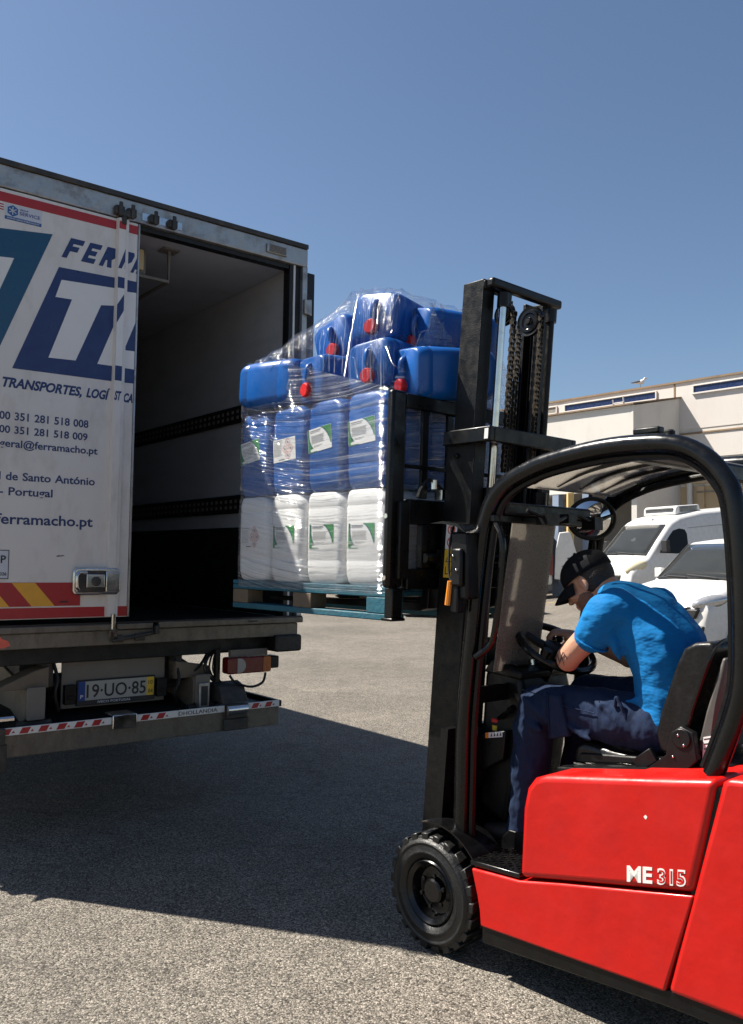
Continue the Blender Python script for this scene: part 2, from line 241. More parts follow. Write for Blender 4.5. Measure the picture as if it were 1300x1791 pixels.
# ---------------------------------------------------------------- mesh helpers
class MB:
    def __init__(s): s.v = []; s.f = []; s.m = []
    def add(s, vs, fs, mi=0):
        k = len(s.v); s.v.extend([tuple(p) for p in vs]); s.f.extend([tuple(i+k for i in f) for f in fs]); s.m.extend([mi]*len(fs)); return s
    def box(s, x0, x1, y0, y1, z0, z1, mi=0):
        return s.add([(x0,y0,z0),(x1,y0,z0),(x1,y1,z0),(x0,y1,z0),(x0,y0,z1),(x1,y0,z1),(x1,y1,z1),(x0,y1,z1)],
                     [(3,2,1,0),(4,5,6,7),(0,1,5,4),(1,2,6,5),(2,3,7,6),(3,0,4,7)], mi)
    def obox(s, c, size, rot=(0,0,0), mi=0):
        from mathutils import Euler
        R = Euler(rot).to_matrix(); c = Vector(c); h = [d/2 for d in size]
        vs = [c + R @ Vector((sx*h[0], sy*h[1], sz*h[2])) for sz in (-1,1) for sx, sy in ((-1,-1),(1,-1),(1,1),(-1,1))]
        return s.add(vs, [(3,2,1,0),(4,5,6,7),(0,1,5,4),(1,2,6,5),(2,3,7,6),(3,0,4,7)], mi)
    def prism(s, poly, lo, hi, axis='y', mi=0):
        def P(a, b, t): return {'x': (t,a,b), 'y': (a,t,b), 'z': (a,b,t)}[axis]
        n = len(poly); vs = [P(a,b,lo) for a,b in poly] + [P(a,b,hi) for a,b in poly]
        fs = [tuple(range(n)), tuple(range(2*n-1, n-1, -1))] + [(i, i+n, (i+1)%n+n, (i+1)%n) for i in range(n)]
        return s.add(vs, fs, mi)
    def tube(s, pts, r, n=10, closed=False, mi=0, sx=1.0, sy=1.0, up=None, square=False):
        pts = [Vector(p) for p in pts]; N = len(pts); rs = r if isinstance(r, (list, tuple)) else [r]*N
        vs = []; prev = None
        for i, p in enumerate(pts):
            t = (pts[(i+1) % N] - pts[i-1]) if closed else (pts[min(i+1, N-1)] - pts[max(i-1, 0)])
            t.normalize()
            if prev is None:
                a = Vector(up) if up else (Vector((0,0,1)) if abs(t.z) < 0.9 else Vector((1,0,0)))
                x = (a - t*a.dot(t)).normalized()
            else: x = (prev - t*prev.dot(t)).normalized()
            prev = x; y = t.cross(x)
            for k in range(n):
                if square:
                    cx, cy = ((1,1),(-1,1),(-1,-1),(1,-1))[k]
                else:
                    cx, cy = math.cos(2*math.pi*k/n), math.sin(2*math.pi*k/n)
                vs.append(p + x*cx*rs[i]*sx + y*cy*rs[i]*sy)
        fs = []
        for i in range(N if closed else N-1):
            a, b = i*n, ((i+1) % N)*n
            for k in range(n): fs.append((a+k, a+(k+1)%n, b+(k+1)%n, b+k))
        if not closed: fs.append(tuple(range(n-1, -1, -1))); fs.append(tuple((N-1)*n+k for k in range(n)))
        return s.add(vs, fs, mi)
    def lathe(s, prof, c, axis='y', n=32, mi=0, loop=False):
        vs = []
        for r, h in prof:
            for k in range(n):
                a = 2*math.pi*k/n; x, y = r*math.cos(a), r*math.sin(a)
                vs.append({'y': (c[0]+x, c[1]+h, c[2]+y), 'z': (c[0]+x, c[1]+y, c[2]+h), 'x': (c[0]+h, c[1]+x, c[2]+y)}[axis])
        fs = []
        for i in range(len(prof)-1):
            for k in range(n): fs.append((i*n+k, i*n+(k+1)%n, (i+1)*n+(k+1)%n, (i+1)*n+k))
        if loop:
            i = len(prof)-1
            for k in range(n): fs.append((i*n+k, i*n+(k+1)%n, (k+1)%n, k))
        else: fs.append(tuple(range(n))); fs.append(tuple((len(prof)-1)*n+k for k in range(n)))
        return s.add(vs, fs, mi)
    def ball(s, c, r, nu=14, nv=9, mi=0, R=None):
        r = r if isinstance(r, (tuple, list)) else (r, r, r); vs = []
        for j in range(1, nv):
            ph = math.pi*j/nv
            for k in range(nu):
                th = 2*math.pi*k/nu; p = Vector((r[0]*math.sin(ph)*math.cos(th), r[1]*math.sin(ph)*math.sin(th), r[2]*math.cos(ph)))
                vs.append(Vector(c) + (R @ p if R else p))
        t = Vector((0,0,r[2])); vs.append(Vector(c) + (R @ t if R else t)); vs.append(Vector(c) - (R @ t if R else t))
        T = len(vs)-2; fs = []
        for j in range(nv-2):
            for k in range(nu): fs.append((j*nu+k, (j+1)*nu+k, (j+1)*nu+(k+1)%nu, j*nu+(k+1)%nu))
        for k in range(nu): fs.append((T, k, (k+1)%nu)); fs.append((T+1, (nv-2)*nu+(k+1)%nu, (nv-2)*nu+k))
        return s.add(vs, fs, mi)
    def chain(s, st, per=7):
        for a, b in zip(st[:-1], st[1:]):
            for i in range(per):
                t = i/per; q = [x*(1-t)+y*t for x, y in zip(a, b)]
                s.ball(q[:3], tuple(q[3:6]) if len(q) > 4 else q[3])
        q = st[-1]; s.ball(q[:3], tuple(q[3:6]) if len(q) > 4 else q[3]); return s
    def grid(s, P, mi=0):
        h, w = len(P), len(P[0]); k = [p for row in P for p in row]
        return s.add(k, [(i*w+j, i*w+j+1, (i+1)*w+j+1, (i+1)*w+j) for i in range(h-1) for j in range(w-1)], mi)
    def mesh(s, name, mats, smooth=35, recalc=True):
        me = bpy.data.meshes.new(name); me.from_pydata(s.v, [], s.f)
        for m in (mats if isinstance(mats, (list, tuple)) else [mats]): me.materials.append(M(m) if isinstance(m, str) else m)
        me.polygons.foreach_set('material_index', s.m)
        if recalc:
            bm = bmesh.new(); bm.from_mesh(me); bmesh.ops.recalc_face_normals(bm, faces=bm.faces); bm.to_mesh(me); bm.free()
        if smooth:
            me.polygons.foreach_set('use_smooth', [True]*len(me.polygons)); me.set_sharp_from_angle(angle=rad(smooth))
        me.update(); return me
    def build(s, name, mats, parent=None, bevel=0.0, smooth=35, segs=2, remesh=0.0, blur=0, recalc=True):
        o = bpy.data.objects.new(name, s.mesh(name, mats, smooth, recalc)); COL.objects.link(o); o.parent = parent
        if remesh:
            r = o.modifiers.new('r', 'REMESH'); r.mode = 'VOXEL'; r.voxel_size = remesh; r.use_smooth_shade = True
            if blur: k = o.modifiers.new('s', 'SMOOTH'); k.iterations = blur; k.factor = 0.6
        if bevel:
            b = o.modifiers.new('b', 'BEVEL'); b.width = bevel; b.segments = segs; b.limit_method = 'ANGLE'; b.angle_limit = rad(40)
        return o
def B(*a): return MB().box(*a)
def tag(o, label, cat, group=None):
    o['label'] = label; o['category'] = cat
    if group: o['group'] = group
    return o
def thing(name, loc=(0,0,0), rot=(0,0,0), label=None, cat=None, group=None):
    o = bpy.data.objects.new(name, None); COL.objects.link(o); o.location = loc; o.rotation_euler = rot; o.empty_display_size = 0.2
    if label: tag(o, label, cat, group)
    return o
def structure(o): o['kind'] = 'structure'; return o
def text(name, s, x0, x1, zb, cap, y, mat, parent, shear=0.0, bold=0.0, plane='xz', depth=0.0012):
    """Lettering cut as a thin film: baseline zb, from x0 to x1, capital height cap."""
    cu = bpy.data.curves.new(name, 'FONT'); cu.body = s; cu.size = 1.0; cu.shear = shear; cu.offset = bold; cu.extrude = 0.5; cu.resolution_u = 3
    ob = bpy.data.objects.new(name, cu); COL.objects.link(ob); bpy.context.view_layer.update()
    me = bpy.data.meshes.new_from_object(ob.evaluated_get(bpy.context.evaluated_depsgraph_get()))
    bpy.data.objects.remove(ob); n = len(me.vertices); a = np.empty(n*3); me.vertices.foreach_get('co', a); a = a.reshape(-1, 3)
    w = a[:,0].max()-a[:,0].min(); X = x0 + (a[:,0]-a[:,0].min())/w*(x1-x0); Zc = zb + a[:,1]/0.729*cap; D = y - (a[:,2]+0.5)*depth
    out = np.stack([X, D, Zc], 1) if plane == 'xz' else np.stack([X, Zc, zb+D*0], 1)
    me.vertices.foreach_set('co', out.ravel()); me.materials.clear(); me.materials.append(M(mat)); me.update(); me.name = name
    o = bpy.data.objects.new(name, me); COL.objects.link(o); o.parent = parent; return o
def words(name, s, x0, x1, *a):
    """A line of lettering, one object for each word."""
    def span(t):
        cu = bpy.data.curves.new('m', 'FONT'); cu.body = t; ob = bpy.data.objects.new('m', cu); COL.objects.link(ob); bpy.context.view_layer.update()
        xs = [c[0] for c in ob.bound_box]; bpy.data.objects.remove(ob); return min(xs), max(xs)
    lo, hi = span(s); k = (x1-x0)/(hi-lo); parts = s.split(' ')
    for i, w in enumerate(parts):
        e = span(' '.join(parts[:i+1]))[1]; p, q = span(w)
        text(name, w, x0+(e-(q-p)-lo)*k, x0+(e-lo)*k, *a)
def arc(c, r, a0, a1, n): return [(c[0]+r*math.cos(a0+(a1-a0)*i/n), c[1]+r*math.sin(a0+(a1-a0)*i/n)) for i in range(n+1)]
def rrect(x0, x1, y0, y1, r, n=4):
    out = []
    for cx, cy, a in ((x1-r,y0+r,-90),(x1-r,y1-r,0),(x0+r,y1-r,90),(x0+r,y0+r,180)): out += arc((cx,cy), r, rad(a), rad(a+90), n)
    return out
def spline(pts, n=8):
    pts = [Vector(p) for p in pts]; out = []
    for i in range(len(pts)-1):
        p0, p1, p2, p3 = pts[max(i-1,0)], pts[i], pts[i+1], pts[min(i+2, len(pts)-1)]
        for k in range(n):
            t = k/n; out.append(0.5*((2*p1)+(p2-p0)*t+(2*p0-5*p1+4*p2-p3)*t*t+(3*p1-p0-3*p2+p3)*t**3))
    return out + [pts[-1]]

# ---------------------------------------------------------------- ground
def ground_z(x, y):
    t = min(1, max(0, (y-7)/5)); q = max(0.0, x-2.6); s = 0.11*q-0.11 if q > 2 else q*q*0.0275
    return t*min(max(s, 0), 0.62)
def build_ground():
    xs = [-900,-300,-100,-40,-15] + [x*0.7 for x in range(-12, 34)] + [30,50,100,300,900]
    ys = [-300,-60,-15,-4] + [y*0.8 for y in range(-2, 60)] + [60,100,250,900]
    o = MB().grid([[(x, y, ground_z(x, y)) for x in xs] for y in ys]).build('ground', 'asphalt', smooth=60); structure(o)
    if o.data.polygons[0].normal.z < 0: o.data.flip_normals()
build_ground()

# ================================================================ delivery truck (rear face on local y = 0, right rear edge on x = 0)
T = thing('delivery_truck', (-0.493, 5.890, 0), (0, 0, rad(38.15)), 'white box truck with its right rear door open and tail lift folded under', 'truck')
W, LEN = -2.55, 6.3
def tp(name, mb, mat, parent=T, **k): return mb.build(name, mat, parent, **k)
tp('roof', B(W+0.005, -0.005, 0.06, LEN, 3.60, 3.712), 'door_white', bevel=0.01)
tp('side_wall', B(-0.088, 0, 0.06, LEN, 1.10, 3.598), 'liner_white')
tp('side_wall', B(W, W+0.088, 0.06, LEN, 1.10, 3.598), 'liner_white')
tp('front_wall', B(W+0.09, -0.09, LEN-0.1, LEN-0.002, 1.10, 3.598), 'liner_white')
tp('floor', B(W+0.09, -0.09, 0.0, LEN-0.1, 1.06, 1.155), 'liner_dark')
tp('ceiling', B(W+0.09, -0.09, 0.06, LEN-0.1, 3.555, 3.597), 'liner_white')
tp('kick_panel', B(-0.098, -0.0885, 0.10, LEN-0.1, 1.16, 1.775), 'liner_dark')
tp('kick_panel', B(W+0.0885, W+0.098, 0.10, LEN-0.1, 1.16, 1.775), 'liner_dark')
for z0, z1 in ((2.555, 2.685), (1.880, 2.015)):
    for side in (0, 1):
        x0, x1 = (-0.108, -0.0885) if side == 0 else (W+0.0885, W+0.108)
        r = tp('cargo_rail', B(x0, x1, 0.10, LEN-0.1, z0, z1), 'liner_dark', bevel=0.004)
        if side == 0:
            mb = MB(); zc = (z0+z1)/2; y = 0.16
            while y < LEN-0.2:
                for dz in (-0.022, 0.022): mb.box(-0.1105, -0.1075, y, y+0.030, zc+dz-0.012, zc+dz+0.012)
                y += 0.075
            s = tp('rail_slots', mb, 'grimy_white', r); s['kind'] = 'stuff'
# rear portal frame
hd = tp('rear_header', B(W, 0, -0.045, 0.058, 3.565, 3.688), 'alu', bevel=0.006)
tp('header_trim', B(W, 0, -0.055, 0.06, 3.690, 3.722), 'steel_dark', hd, bevel=0.004)
tp('header_seal', B(W+0.13, -0.13, -0.012, 0.05, 3.535, 3.5635), 'rubber', hd)
hl = tp('marker_lamp', B(-0.335, -0.175, -0.062, -0.0465, 3.595, 3.655), 'alu', hd, bevel=0.004)
mb = MB()
for k in range(6): mb.box(-0.32, -0.19, -0.0665, -0.0625, 3.601+k*0.0085, 3.6055+k*0.0085)
tp('lamp_louvre', mb, 'grimy_white', hl)
for x in (-1.36, -1.285, -1.14, -1.02):
    tp('lock_keeper', MB().box(x-0.028, x+0.028, -0.085, -0.0455, 3.575, 3.625).box(x-0.012, x+0.012, -0.10, -0.0855, 3.56, 3.645), 'steel_dark', hd, bevel=0.006)
tp('keeper_plate', B(-1.21, -0.95, -0.052, -0.0455, 3.585, 3.63), 'chrome', hd)
for x0, x1, y0, m in ((-0.131, -0.101, -0.02, 'rubber'), (-0.1005, -0.0875, -0.028, 'white_film'), (-0.087, -0.041, -0.015, 'rubber'), (-0.040, 0.0, -0.045, 'alu')):
    tp('rear_post', B(x0, x1, y0, 0.058, 1.16, 3.5645 if x0 < -0.05 else 3.564), m, bevel=0.003)
tp('rear_post', B(W, W+0.12, -0.0, 0.058, 1.16, 3.564), 'alu')
for z in (1.45, 2.3, 3.28):
    tp('hinge', MB().box(-0.036, 0.012, -0.072, -0.0465, z-0.05, z+0.05).tube([(0.012,-0.06,z-0.055),(0.012,-0.06,z+0.055)], 0.014), 'alu', bevel=0.004)
# open right-hand door lying back against the side wall
dr = tp('open_door', B(0.018, 0.072, 0.005, 1.26, 1.205, 3.545), 'door_white', bevel=0.006)
tp('door_edge_seal', B(0.014, 0.078, -0.018, 0.0035, 1.21, 3.54), 'rubber', dr, bevel=0.004)
tp('lock_bar', MB().tube([(0.095, 1.12, 1.22), (0.095, 1.12, 3.53)], 0.014), 'alu', dr)
# closed left-hand door
D0, D1 = W+0.02, -1.218
ld = tp('closed_door', B(D0, D1-0.012, -0.043, 0.02, 1.195, 3.558), 'door_white', bevel=0.004)
tp('door_edge', B(D1-0.0115, D1, -0.048, 0.025, 1.195, 3.556), 'alu', ld, bevel=0.002)
tp('lock_bar_cover', MB().prism([(-1.367,-0.0435),(-1.367,-0.050),(-1.360,-0.075),(-1.318,-0.075),(-1.314,-0.070),(-1.298,-0.068),(-1.292,-0.0435)], 1.20, 3.555, 'z'), 'door_white', ld)
mb = MB()
for z in (1.25, 1.32, 1.55, 2.08, 2.75, 3.3, 3.5):
    mb.lathe([(0.007, 0.0), (0.006, -0.004)], (-1.357, -0.0585, z), 'y', 8)
tp('rivets', mb, 'steel_dark', ld)
tp('lock_bar_end', MB().tube([(-1.331,-0.07,3.52),(-1.331,-0.07,3.60)], 0.017).box(-1.36,-1.30,-0.09,-0.046,3.565,3.60), 'steel_dark', ld)
tp('lock_bar_end', MB().tube([(-1.331,-0.09,1.215),(-1.331,-0.09,1.10)], 0.014).box(-1.352,-1.31,-0.11,-0.085,1.085,1.13), 'chrome', ld)
YF = -0.0432
def film(name, poly, mat, y=YF, d=0.0012, parent=ld): return tp(name, MB().prism(poly, y, y-d, 'y'), mat, parent, smooth=0)
film('top_stripe', [(D0,3.480),(-1.367,3.489),(-1.367,3.540),(D0,3.535)], 'red_film')
film('top_stripe', [(-1.2915,3.489),(-1.2315,3.489),(-1.2315,3.541),(-1.2915,3.540)], 'red_film')
tp('top_stripe', B(-1.3595,-1.3185,-0.0762,-0.0752,3.489,3.535), 'red_film', ld)
film('bottom_stripe', [(D0,1.2),(-1.367,1.2),(-1.367,1.257),(D0,1.262)], 'red_film')
film('bottom_stripe', [(-1.29,1.2),(-1.2315,1.2),(-1.2315,1.257),(-1.29,1.257)], 'red_film')
film('hazard_board', [(D0,1.266),(-1.51,1.266),(-1.51,1.397),(D0,1.400)], 'red_film')
x = -1.653
for k in range(4):
    film('hazard_band', [(x-0.242*k,1.267),(x-0.242*k-0.125,1.267),(x-0.242*k-0.235,1.3965),(x-0.242*k-0.111,1.3965)], 'yellow_film', YF-0.0014, 0.0008)
film('hazard_mark', [(-1.625,1.285),(-1.58,1.285),(-1.58,1.293),(-1.625,1.293)], 'ink', YF-0.0024, 0.0005)
film('logo_block', [(-2.30,2.645),(-1.995,2.682),(-1.735,3.367),(-2.36,3.29)], 'teal_film')
film('logo_letter', [(-2.30,2.66),(-2.12,2.68),(-1.939,3.182),(-2.10,3.165)], 'white_film', YF-0.0014, 0.0008)
nb = [(-1.694,3.188),(-1.367,3.197),(-1.367,2.578),(-1.927,2.571)]
film('logo_block', nb, 'navy_film')
film('logo_block', [(-1.2915,3.2),(-1.2315,3.2),(-1.2315,2.582),(-1.2915,2.58)], 'navy_film')
tp('logo_block', B(-1.3595,-1.3185,-0.0762,-0.0752,2.58,3.198), 'navy_film', ld)
film('logo_letter', [(-1.677,3.117),(-1.367,3.134),(-1.367,3.028),(-1.444,3.016),(-1.582,2.667),(-1.735,2.66),(-1.614,3.016),(-1.708,3.012)], 'white_film', YF-0.0014, 0.0008)
film('logo_letter', [(-1.367,2.90),(-1.367,2.668),(-1.455,2.667)], 'white_film', YF-0.0014, 0.0008)
film('logo_letter', [(-1.2915,3.128),(-1.2315,3.132),(-1.2315,2.95),(-1.2915,2.79)], 'white_film', YF-0.0014, 0.0008)
film('logo_letter', [(-1.2915,2.774),(-1.2315,2.777),(-1.2315,2.667),(-1.2915,2.667)], 'white_film', YF-0.0014, 0.0008)
tp('logo_letter', MB().prism([(-1.3595,3.03),(-1.3185,3.10),(-1.3185,3.133),(-1.3595,3.131)], -0.0764, -0.0770, 'y').prism([(-1.3595,2.668),(-1.3185,2.668),(-1.3185,3.0),(-1.3595,2.92)], -0.0764, -0.0770, 'y'), 'white_film', ld)
# heavy slanted capitals of the company name
def slant_letter(ch, x, z, h, w, y, lo=-9, hi=9):
    S = {'F': [[(0,0),(0.36,0),(0.36,0.36),(0.86,0.36),(0.86,0.62),(0.36,0.62),(0.36,0.74),(1,0.74),(1,1),(0,1)]],
         'E': [[(0,0),(1,0),(1,0.25),(0.36,0.25),(0.36,0.38),(0.86,0.38),(0.86,0.62),(0.36,0.62),(0.36,0.75),(1,0.75),(1,1),(0,1)]],
         'R': [[(0,0),(0.34,0),(0.34,0.34),(0.46,0.34),(0.66,0),(1.04,0),(0.78,0.38),(1,0.52),(1,0.86),(0.88,1),(0,1)]],
         'A': [[(0,0),(0.36,0),(0.36,0.24),(0.66,0.24),(0.66,0),(1,0),(1,1),(0.35,1),(0,0.6)]]}[ch]
    mb = MB()
    for p in S: mb.prism([(min(hi, max(lo, x+a*w+0.42*b*h)), z+b*h) for a, b in p], y, y-0.0012, 'y')
    o = tp('letter', mb, 'navy_film', ld, smooth=0)
    if ch == 'R' and hi > 8: tp('letter_counter', MB().prism([(x+a*w+0.42*b*h, z+b*h) for a, b in ((0.34,0.58),(0.64,0.58),(0.64,0.76),(0.34,0.76))], y-0.0014, y-0.0019, 'y'), 'white_film', o, smooth=0)
    if ch == 'A' and hi > 8: tp('letter_counter', MB().prism([(x+a*w+0.42*b*h, z+b*h) for a, b in ((0.36,0.46),(0.66,0.46),(0.66,0.76),(0.42,0.76))], y-0.0014, y-0.0019, 'y'), 'white_film', o, smooth=0)
slant_letter('F', -1.682, 3.250, 0.122, 0.082, YF)
slant_letter('E', -1.570, 3.250, 0.122, 0.074, YF)
slant_letter('R', -1.466, 3.250, 0.122, 0.074, YF, -9, -1.3675)
slant_letter('R', -1.3595, 3.250, 0.122, 0.060, -0.0752, -9, -1.3185)
slant_letter('R', -1.372, 3.250, 0.122, 0.080, YF, -1.2915, -1.2315)
slant_letter('A', -1.272, 3.250, 0.10, 0.05, YF-0.0013, -1.2915, -1.2315)
words('company_line', 'TRANSPORTES, LOG\u00cd', -1.975, -1.372, 2.466, 0.053, YF, 'navy_film', ld, 0.28, 0.038)
text('company_line', 'ST', -1.3595, -1.3165, 2.466, 0.053, -0.0752, 'navy_film', ld, 0.28, 0.038)
text('company_line', 'CA', -1.290, -1.234, 2.466, 0.053, YF, 'navy_film', ld, 0.28, 0.038)
for s, a, b, z, c in (('00 351 281 518 008', -1.984, -1.495, 2.287, 0.044), ('00 351 281 518 009', -1.982, -1.498, 2.213, 0.042), ('geral@ferramacho.pt', -1.978, -1.437, 2.137, 0.042),
                      ('l de Santo Ant\u00f3nio', -1.972, -1.447, 1.957, 0.045), ('- Portugal', -1.968, -1.685, 1.874, 0.045), ('ferramacho.pt', -1.982, -1.452, 1.717, 0.058)):
    words('contact_line', s, a, b, z, c, YF, 'navy_film', ld, 0.0, 0.020)
# stickers
sv = film('sticker', [(-1.996,3.391),(-1.799,3.391),(-1.799,3.482),(-1.996,3.476)], 'sticker_pale')
film('sticker_band', [(-1.996,3.391),(-1.799,3.391),(-1.799,3.41),(-1.996,3.41)], 'sticker_blue', YF-0.0014, 0.0005, sv)
film('sticker_emblem', [(-1.955+0.032*math.cos(rad(60*k+30)), 3.444+0.032*math.sin(rad(60*k+30))) for k in range(6)], 'sticker_blue', YF-0.0014, 0.0005, sv)
mb = MB()
for k in range(3):
    a = rad(60*k+30); mb.tube([(-1.955-0.022*math.cos(a), YF-0.0022, 3.444-0.022*math.sin(a)), (-1.955+0.022*math.cos(a), YF-0.0022, 3.444+0.022*math.sin(a))], 0.003, 4)
tp('emblem_star', mb, 'sticker_pale', sv)
text('sticker_text', 'SERVICE', -1.918, -1.808, 3.430, 0.020, YF-0.0014, 'plate_blue', sv, 0, 0.005)
text('sticker_text', 'GROUP', -1.918, -1.872, 3.455, 0.010, YF-0.0014, 'plate_blue', sv)
text('sticker_text', 'WWW.GROUPSERVICE.PT', -1.985, -1.810, 3.396, 0.009, YF-0.0021, 'white_film', sv)
fl_ = film('flag_sticker', [(-2.08,3.433),(-1.999,3.434),(-1.999,3.478),(-2.08,3.476)], 'white_film')
for k in range(3): film('flag_bar', [(-2.078,3.436+k*0.014),(-2.002,3.4365+k*0.014),(-2.002,3.443+k*0.014),(-2.078,3.4425+k*0.014)], 'red_film', YF-0.0014, 0.0004, fl_)
ap = film('approval_plate', [(-2.02,1.418),(-1.906,1.418),(-1.906,1.575),(-2.02,1.575)], 'sticker_pale')
mb = MB()
for a in ((-2.02,-1.906,1.418,1.422),(-2.02,-1.906,1.571,1.575),(-1.910,-1.906,1.422,1.571)): mb.box(a[0],a[1],YF-0.0022,YF-0.0014,a[2],a[3])
tp('plate_border', mb, 'ink', ap)
text('plate_letters', 'FNP', -2.02, -1.922, 1.505, 0.042, YF-0.0014, 'ink', ap, 0, 0.02)
text('plate_date', '7 - 2026', -1.998, -1.917, 1.437, 0.018, YF-0.0014, 'ink', ap, 0, 0.01)
film('scuff', [(-1.655,1.545),(-1.64,1.552),(-1.628,1.549),(-1.618,1.553),(-1.605,1.548),(-1.62,1.544),(-1.648,1.541)], 'ink_grey', YF, 0.0004)
# recessed door handle in a chrome dish
hn = tp('handle_dish', MB().prism(rrect(-1.567,-1.292,1.326,1.482,0.03), -0.0835, -0.0445, 'y'), 'chrome', ld, bevel=0.008)
tp('handle_recess', MB().prism(rrect(-1.548,-1.37,1.342,1.466,0.022), -0.0855, -0.0838, 'y'), 'steel_dark', hn)
tp('handle_grip', MB().tube([(-1.535,-0.088,1.355),(-1.552,-0.10,1.375),(-1.552,-0.10,1.435),(-1.535,-0.088,1.455),(-1.49,-0.092,1.452)], 0.011, 8).box(-1.50,-1.395,-0.112,-0.087,1.37,1.445), 'chrome', hn, bevel=0.006)
tp('handle_boss', MB().lathe([(0.028,0.0),(0.026,-0.012),(0.012,-0.016)], (-1.447,-0.112,1.405), 'y', 20), 'steel_dark', hn)
tp('handle_catch', B(-1.385,-1.30,-0.105,-0.0845,1.345,1.46), 'chrome', hn, bevel=0.005)
# evaporator bracket and lamp under the ceiling
br = tp('ceiling_bracket', MB().tube([(-1.62,0.25,3.345),(-0.895,0.25,3.345),(-0.895,0.25,3.55)], 0.009, 4, square=True).tube([(-0.895,0.26,3.345),(-0.895,0.95,3.345),(-0.895,0.95,3.55)], 0.009, 4, square=True)
        .box(-0.95,-0.84,0.20,0.30,3.545,3.5545), 'grimy_white')
lm = tp('evaporator_housing', B(-1.62,-1.035,0.27,0.75,3.358,3.53), 'grimy_white', br, bevel=0.02)
tp('evaporator_cover', B(-1.60,-1.065,0.245,0.2695,3.385,3.52), 'cream_plastic', lm, bevel=0.008)
# sill beam with worn edge
tp('sill_edge', MB().box(W, -1.335, -0.075, -0.0, 1.120, 1.158).box(-1.30, -1.075, -0.073, -0.0, 1.122, 1.157).box(-1.04, -0.004, -0.076, -0.0, 1.122, 1.160), 'alu_worn', bevel=0.006)
sl = tp('sill_beam', B(W+0.02, -0.035, -0.055, 0.0, 1.035, 1.119), 'alu_worn', bevel=0.004)
tp('floor_lip', B(W+0.02, -0.01, -0.072, 0.0, 1.1585, 1.168), 'liner_dark')
tp('latch', MB().box(-1.30,-1.262,-0.09,-0.058,1.05,1.09).box(-1.19,-1.13,-0.085,-0.058,1.055,1.095).tube([(-1.33,-0.085,1.06),(-1.05,-0.075,1.10)], 0.012, 6).box(-1.07,-1.045,-0.10,-0.06,1.09,1.14), 'steel_dark', sl, bevel=0.004)
tp('spray_mark', MB().prism([(-2.0,1.05),(-1.92,1.045),(-1.885,1.06),(-1.90,1.085),(-1.93,1.095),(-1.945,1.115),(-1.97,1.10),(-2.0,1.112)], -0.0562, -0.0568, 'y'), 'spray_red', sl)
tp('sill_groove', B(-0.43, -0.36, -0.0775, -0.0765, 1.138, 1.148), 'ink', sl)
# underframe
tp('cross_beam', B(W+0.05, -0.20, 0.05, 0.16, 0.935, 1.033), 'chassis_black', bevel=0.006)
for x in (-1.72, -0.83): tp('chassis_rail', B(x-0.04, x+0.04, 0.2, LEN, 0.72, 1.05), 'chassis_black')
for y in (0.9, 2.4, 4.0): tp('floor_bearer', B(W+0.05, -0.05, y, y+0.08, 0.98, 1.055), 'chassis_black')
tp('buffer', MB().prism(rrect(-0.225,-0.022,0.935,1.045,0.018), -0.09, 0.12, 'y'), 'rubber', bevel=0.01)
tp('rear_plate_panel', B(-1.545, -0.905, 0.12, 0.135, 0.66, 0.928), 'grimy_white', bevel=0.004)
pl = tp('number_plate', B(-1.46, -0.975, 0.100, 0.118, 0.672, 0.82), 'ink', bevel=0.004)
tp('plate_face', B(-1.412, -1.032, 0.0975, 0.0995, 0.702, 0.812), 'plate_white', pl)
tp('plate_country', B(-1.452, -1.4125, 0.0972, 0.0995, 0.702, 0.812), 'plate_blue', pl)
tp('plate_date_band', B(-1.0315, -0.985, 0.0972, 0.0995, 0.702, 0.812), 'plate_yellow', pl)
text('plate_number', '19\u00b7UO\u00b785', -1.404, -1.038, 0.718, 0.078, 0.0972, 'ink', pl, 0, 0.012)
text('plate_date', '10', -1.02, -0.995, 0.768, 0.026, 0.0969, 'ink', pl); text('plate_date', '04', -1.022, -0.993, 0.715, 0.026, 0.0969, 'ink', pl)
text('plate_country_letter', 'P', -1.440, -1.424, 0.715, 0.022, 0.0969, 'paper_white', pl)
text('plate_frame_text', 'IVECO PORTUGAL', -1.335, -1.130, 0.681, 0.014, 0.0995, 'sticker_pale', pl, 0, 0.01)
for x in (-1.505, -0.94): tp('plate_lamp', MB().box(x-0.032,x+0.032,0.075,0.1185,0.69,0.80).box(x-0.02,x+0.02,0.068,0.0745,0.72,0.74), 'black_plastic', bevel=0.008)
# lift arms and bracketry
def arm(x):
    a = tp('lift_arm', MB().prism([(0.02,0.64),(0.10,0.60),(1.15,0.72),(1.15,0.86),(0.55,0.90),(0.02,0.80)], x-0.055, x+0.055, 'x'), 'beige_metal', bevel=0.006)
    tp('arm_plate', MB().prism(rrect(x-0.05,x+0.05,0.635,0.815,0.01), 0.0, 0.018, 'y'), 'grimy_white', a, bevel=0.003)
    tp('arm_pin', MB().tube([(x-0.09,0.03,0.61),(x+0.09,0.03,0.61)], 0.022, 10), 'steel_dark', a)
arm(-1.72); arm(-0.70)
tp('arm_box', MB().box(-0.735,-0.665,-0.022,0.10,0.60,0.765), 'alu', bevel=0.004)
tp('arm_box_core', B(-0.722,-0.678,-0.026,-0.0235,0.625,0.745), 'ink')
for x_ in (-0.86, -1.66): tp('bracket', MB().prism([(0.1,0.93),(0.5,0.93),(0.5,0.70),(0.3,0.70),(0.1,0.80)], x_, x_+0.06, 'x'), 'steel_dark')
tp('bracket', MB().prism([(-0.86,0.90),(-0.63,0.86),(-0.60,0.80),(-0.86,0.79)], 0.06, 0.16, 'y'), 'beige_metal', bevel=0.004)
